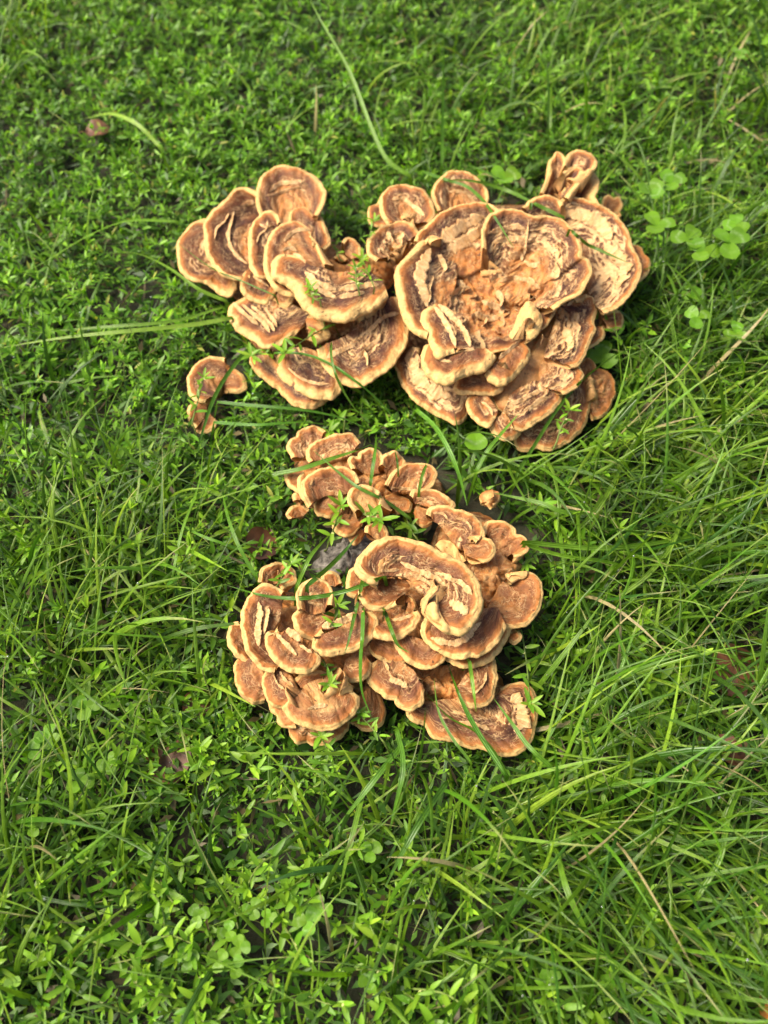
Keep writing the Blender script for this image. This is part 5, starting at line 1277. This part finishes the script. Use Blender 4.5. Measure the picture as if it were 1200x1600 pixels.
def clover(px, size_px, rot, h, label, group=None, face=0.0, n=3):
    rng_ = np.random.default_rng(int(px[0] + 3 * px[1]))
    p = unproj([px], h * 0.01)[0]
    _, z = proj(p[None]); L = size_px * float(z[0]) / FPX
    foot = p * np.array([1, 1, 0]) + np.array([0.008 * rng_.normal(), 0.008 * rng_.normal(), 0])
    root = empty('clover', [float(a) for a in foot], label, 'clover', group)
    t = np.linspace(0, 1, 7)[:, None]
    st = foot * (1 - t) + p * t + np.array([0.004, 0.003, 0]) * np.sin(np.pi * t) - foot
    sm = tube('stalk', st, 0.0006, (0.16, 0.25, 0.05)); sm.materials.append(M_CLOV); link('stalk', sm, None, root)
    for k in range(n):
        Rm = rotx(rng_.normal(0, .1) + face * 0.3) @ rotz(rot + k * 2 * np.pi / 3 + rng_.normal(0, .12)) @ roty(-rng_.uniform(-0.1, 0.4)) @ rotx(rng_.normal(0, .2)) * L
        o = link('leaflet', LFM[int(rng_.integers(0, 4))], None, root)
        o.matrix_local = Matrix.Translation([float(a) for a in (p - foot)]) @ Matrix(Rm.tolist()).to_4x4()
    return root
CL = [((790, 278), 27, .4, 5.5, 'bright clover standing behind the rosette beneath the looping blade'),
      ((1018, 298), 22, 1.0, 5, 'clover beyond the right hand cap of the rosette'), ((1050, 285), 22, .2, 5, None), ((1028, 352), 26, 1.9, 4.5, None),
      ((1075, 372), 26, .9, 4.5, None), ((1142, 378), 30, .5, 5.5, 'largest bright clover in the grass beyond the rosette'), ((1100, 392), 24, 2.2, 4.5, None),
      ((1150, 350), 20, 1.3, 4.5, None), ((1155, 85), 16, .4, 4, None), ((1090, 495), 20, .3, 4, None), ((1150, 520), 20, 1.4, 4, None), ((1082, 465), 18, 1.0, 4, None),
      ((742, 675), 36, -1.5, 3.2, 'single large round clover leaflet tucked under the bottom edge of the rosette'),
      ((940, 555), 30, 1.2, 2.6, 'dark clover under the right edge of the rosette'),
      ((310, 1430), 22, .3, 3.5, None), ((355, 1455), 20, 1.2, 3.5, None), ((375, 1480), 22, 2.0, 3.5, None), ((340, 1500), 22, .7, 3.5, None), ((285, 1490), 18, 1.7, 3.5, None),
      ((480, 1440), 28, .9, 4, 'pale green clover with large leaflets among the lower weeds'), ((500, 1420), 24, 2.0, 4, None), ((395, 1420), 20, 1.1, 3.5, None), ((420, 1435), 18, .1, 3.5, None),
      ((365, 1510), 22, .9, 3.5, None), ((295, 1500), 22, 2.4, 3, None), ((135, 1105), 24, .5, 3.5, None), ((75, 1150), 22, 1.4, 3, None), ((60, 1170), 20, .3, 3, None),
      ((172, 1195), 22, 1.1, 3, None), ((125, 1220), 24, 2.1, 3, None), ((55, 1290), 18, .4, 3, None), ((860, 1530), 22, .5, 3, None), ((950, 1540), 20, 1.5, 3, None),
      ((1030, 1085), 22, .2, 2.5, None), ((1045, 1130), 22, 1.3, 2.5, None), ((690, 1560), 20, .6, 3, None), ((580, 1330), 22, .5, 3.2, None), ((575, 1535), 20, .8, 3.2, None),
      ((20, 1540), 18, .8, 3, None), ((1195, 60), 16, .4, 4, None), ((230, 1330), 18, .8, 3, None), ((740, 1545), 18, 1.8, 3, None)]
for px, s_, rot, h, lab in CL:
    if px[0] > 980 and px[1] < 560: h += 2.0; s_ *= 1.1
    elif px[1] > 1300: s_ *= 0.88; h -= 0.3
    if lab: clover(px, s_, rot, h, lab, n=1 if 'single' in lab else 3)
    else:
        lm = landmark(unproj([px], .03)[0]); clover(px, s_, rot, h, f'small three leaved clover in the weeds near {lm}', f'small clovers near {lm}')

# ---------- dew ----------
import bmesh
bm = bmesh.new(); bmesh.ops.create_icosphere(bm, subdivisions=1, radius=1.0)
dv = np.array([v.co[:] for v in bm.verts]); dt = np.array([[v.index for v in f.verts] for f in bm.faces]); bm.free()
rng = np.random.default_rng(3)
ch = rng.integers(0, len(Gb), 500)
st_ = rng.integers(2, NS - 1, 500)
pts = Gb[ch, st_, 1] + np.array([0, 0, 0.0006])
ch2 = rng.integers(0, len(W), 500); pts = np.vstack([pts, W[ch2, rng.integers(0, 6, 500)] + np.array([0, 0, 0.0004])])
rad = rng.uniform(0.0004, 0.0010, len(pts))
V = dv[None] * rad[:, None, None] + pts[:, None]
T = (dt[None] + (np.arange(len(pts)) * len(dv))[:, None, None]).reshape(-1, 3)
tag(link('dew_drops', mesh_np('dew_drops', V.reshape(-1, 3), tris=T), M_DEW), 'tiny clear dew drops on grass and knotweed leaves', 'dew', kind='stuff')
tot = sum(len(p.loop_triangles) if False else len(p.loops) - 2 * len(p.polygons) for p in {o.data for o in sc.objects if o.type == 'MESH'})
print('triangles', tot, 'objects', len(sc.objects))
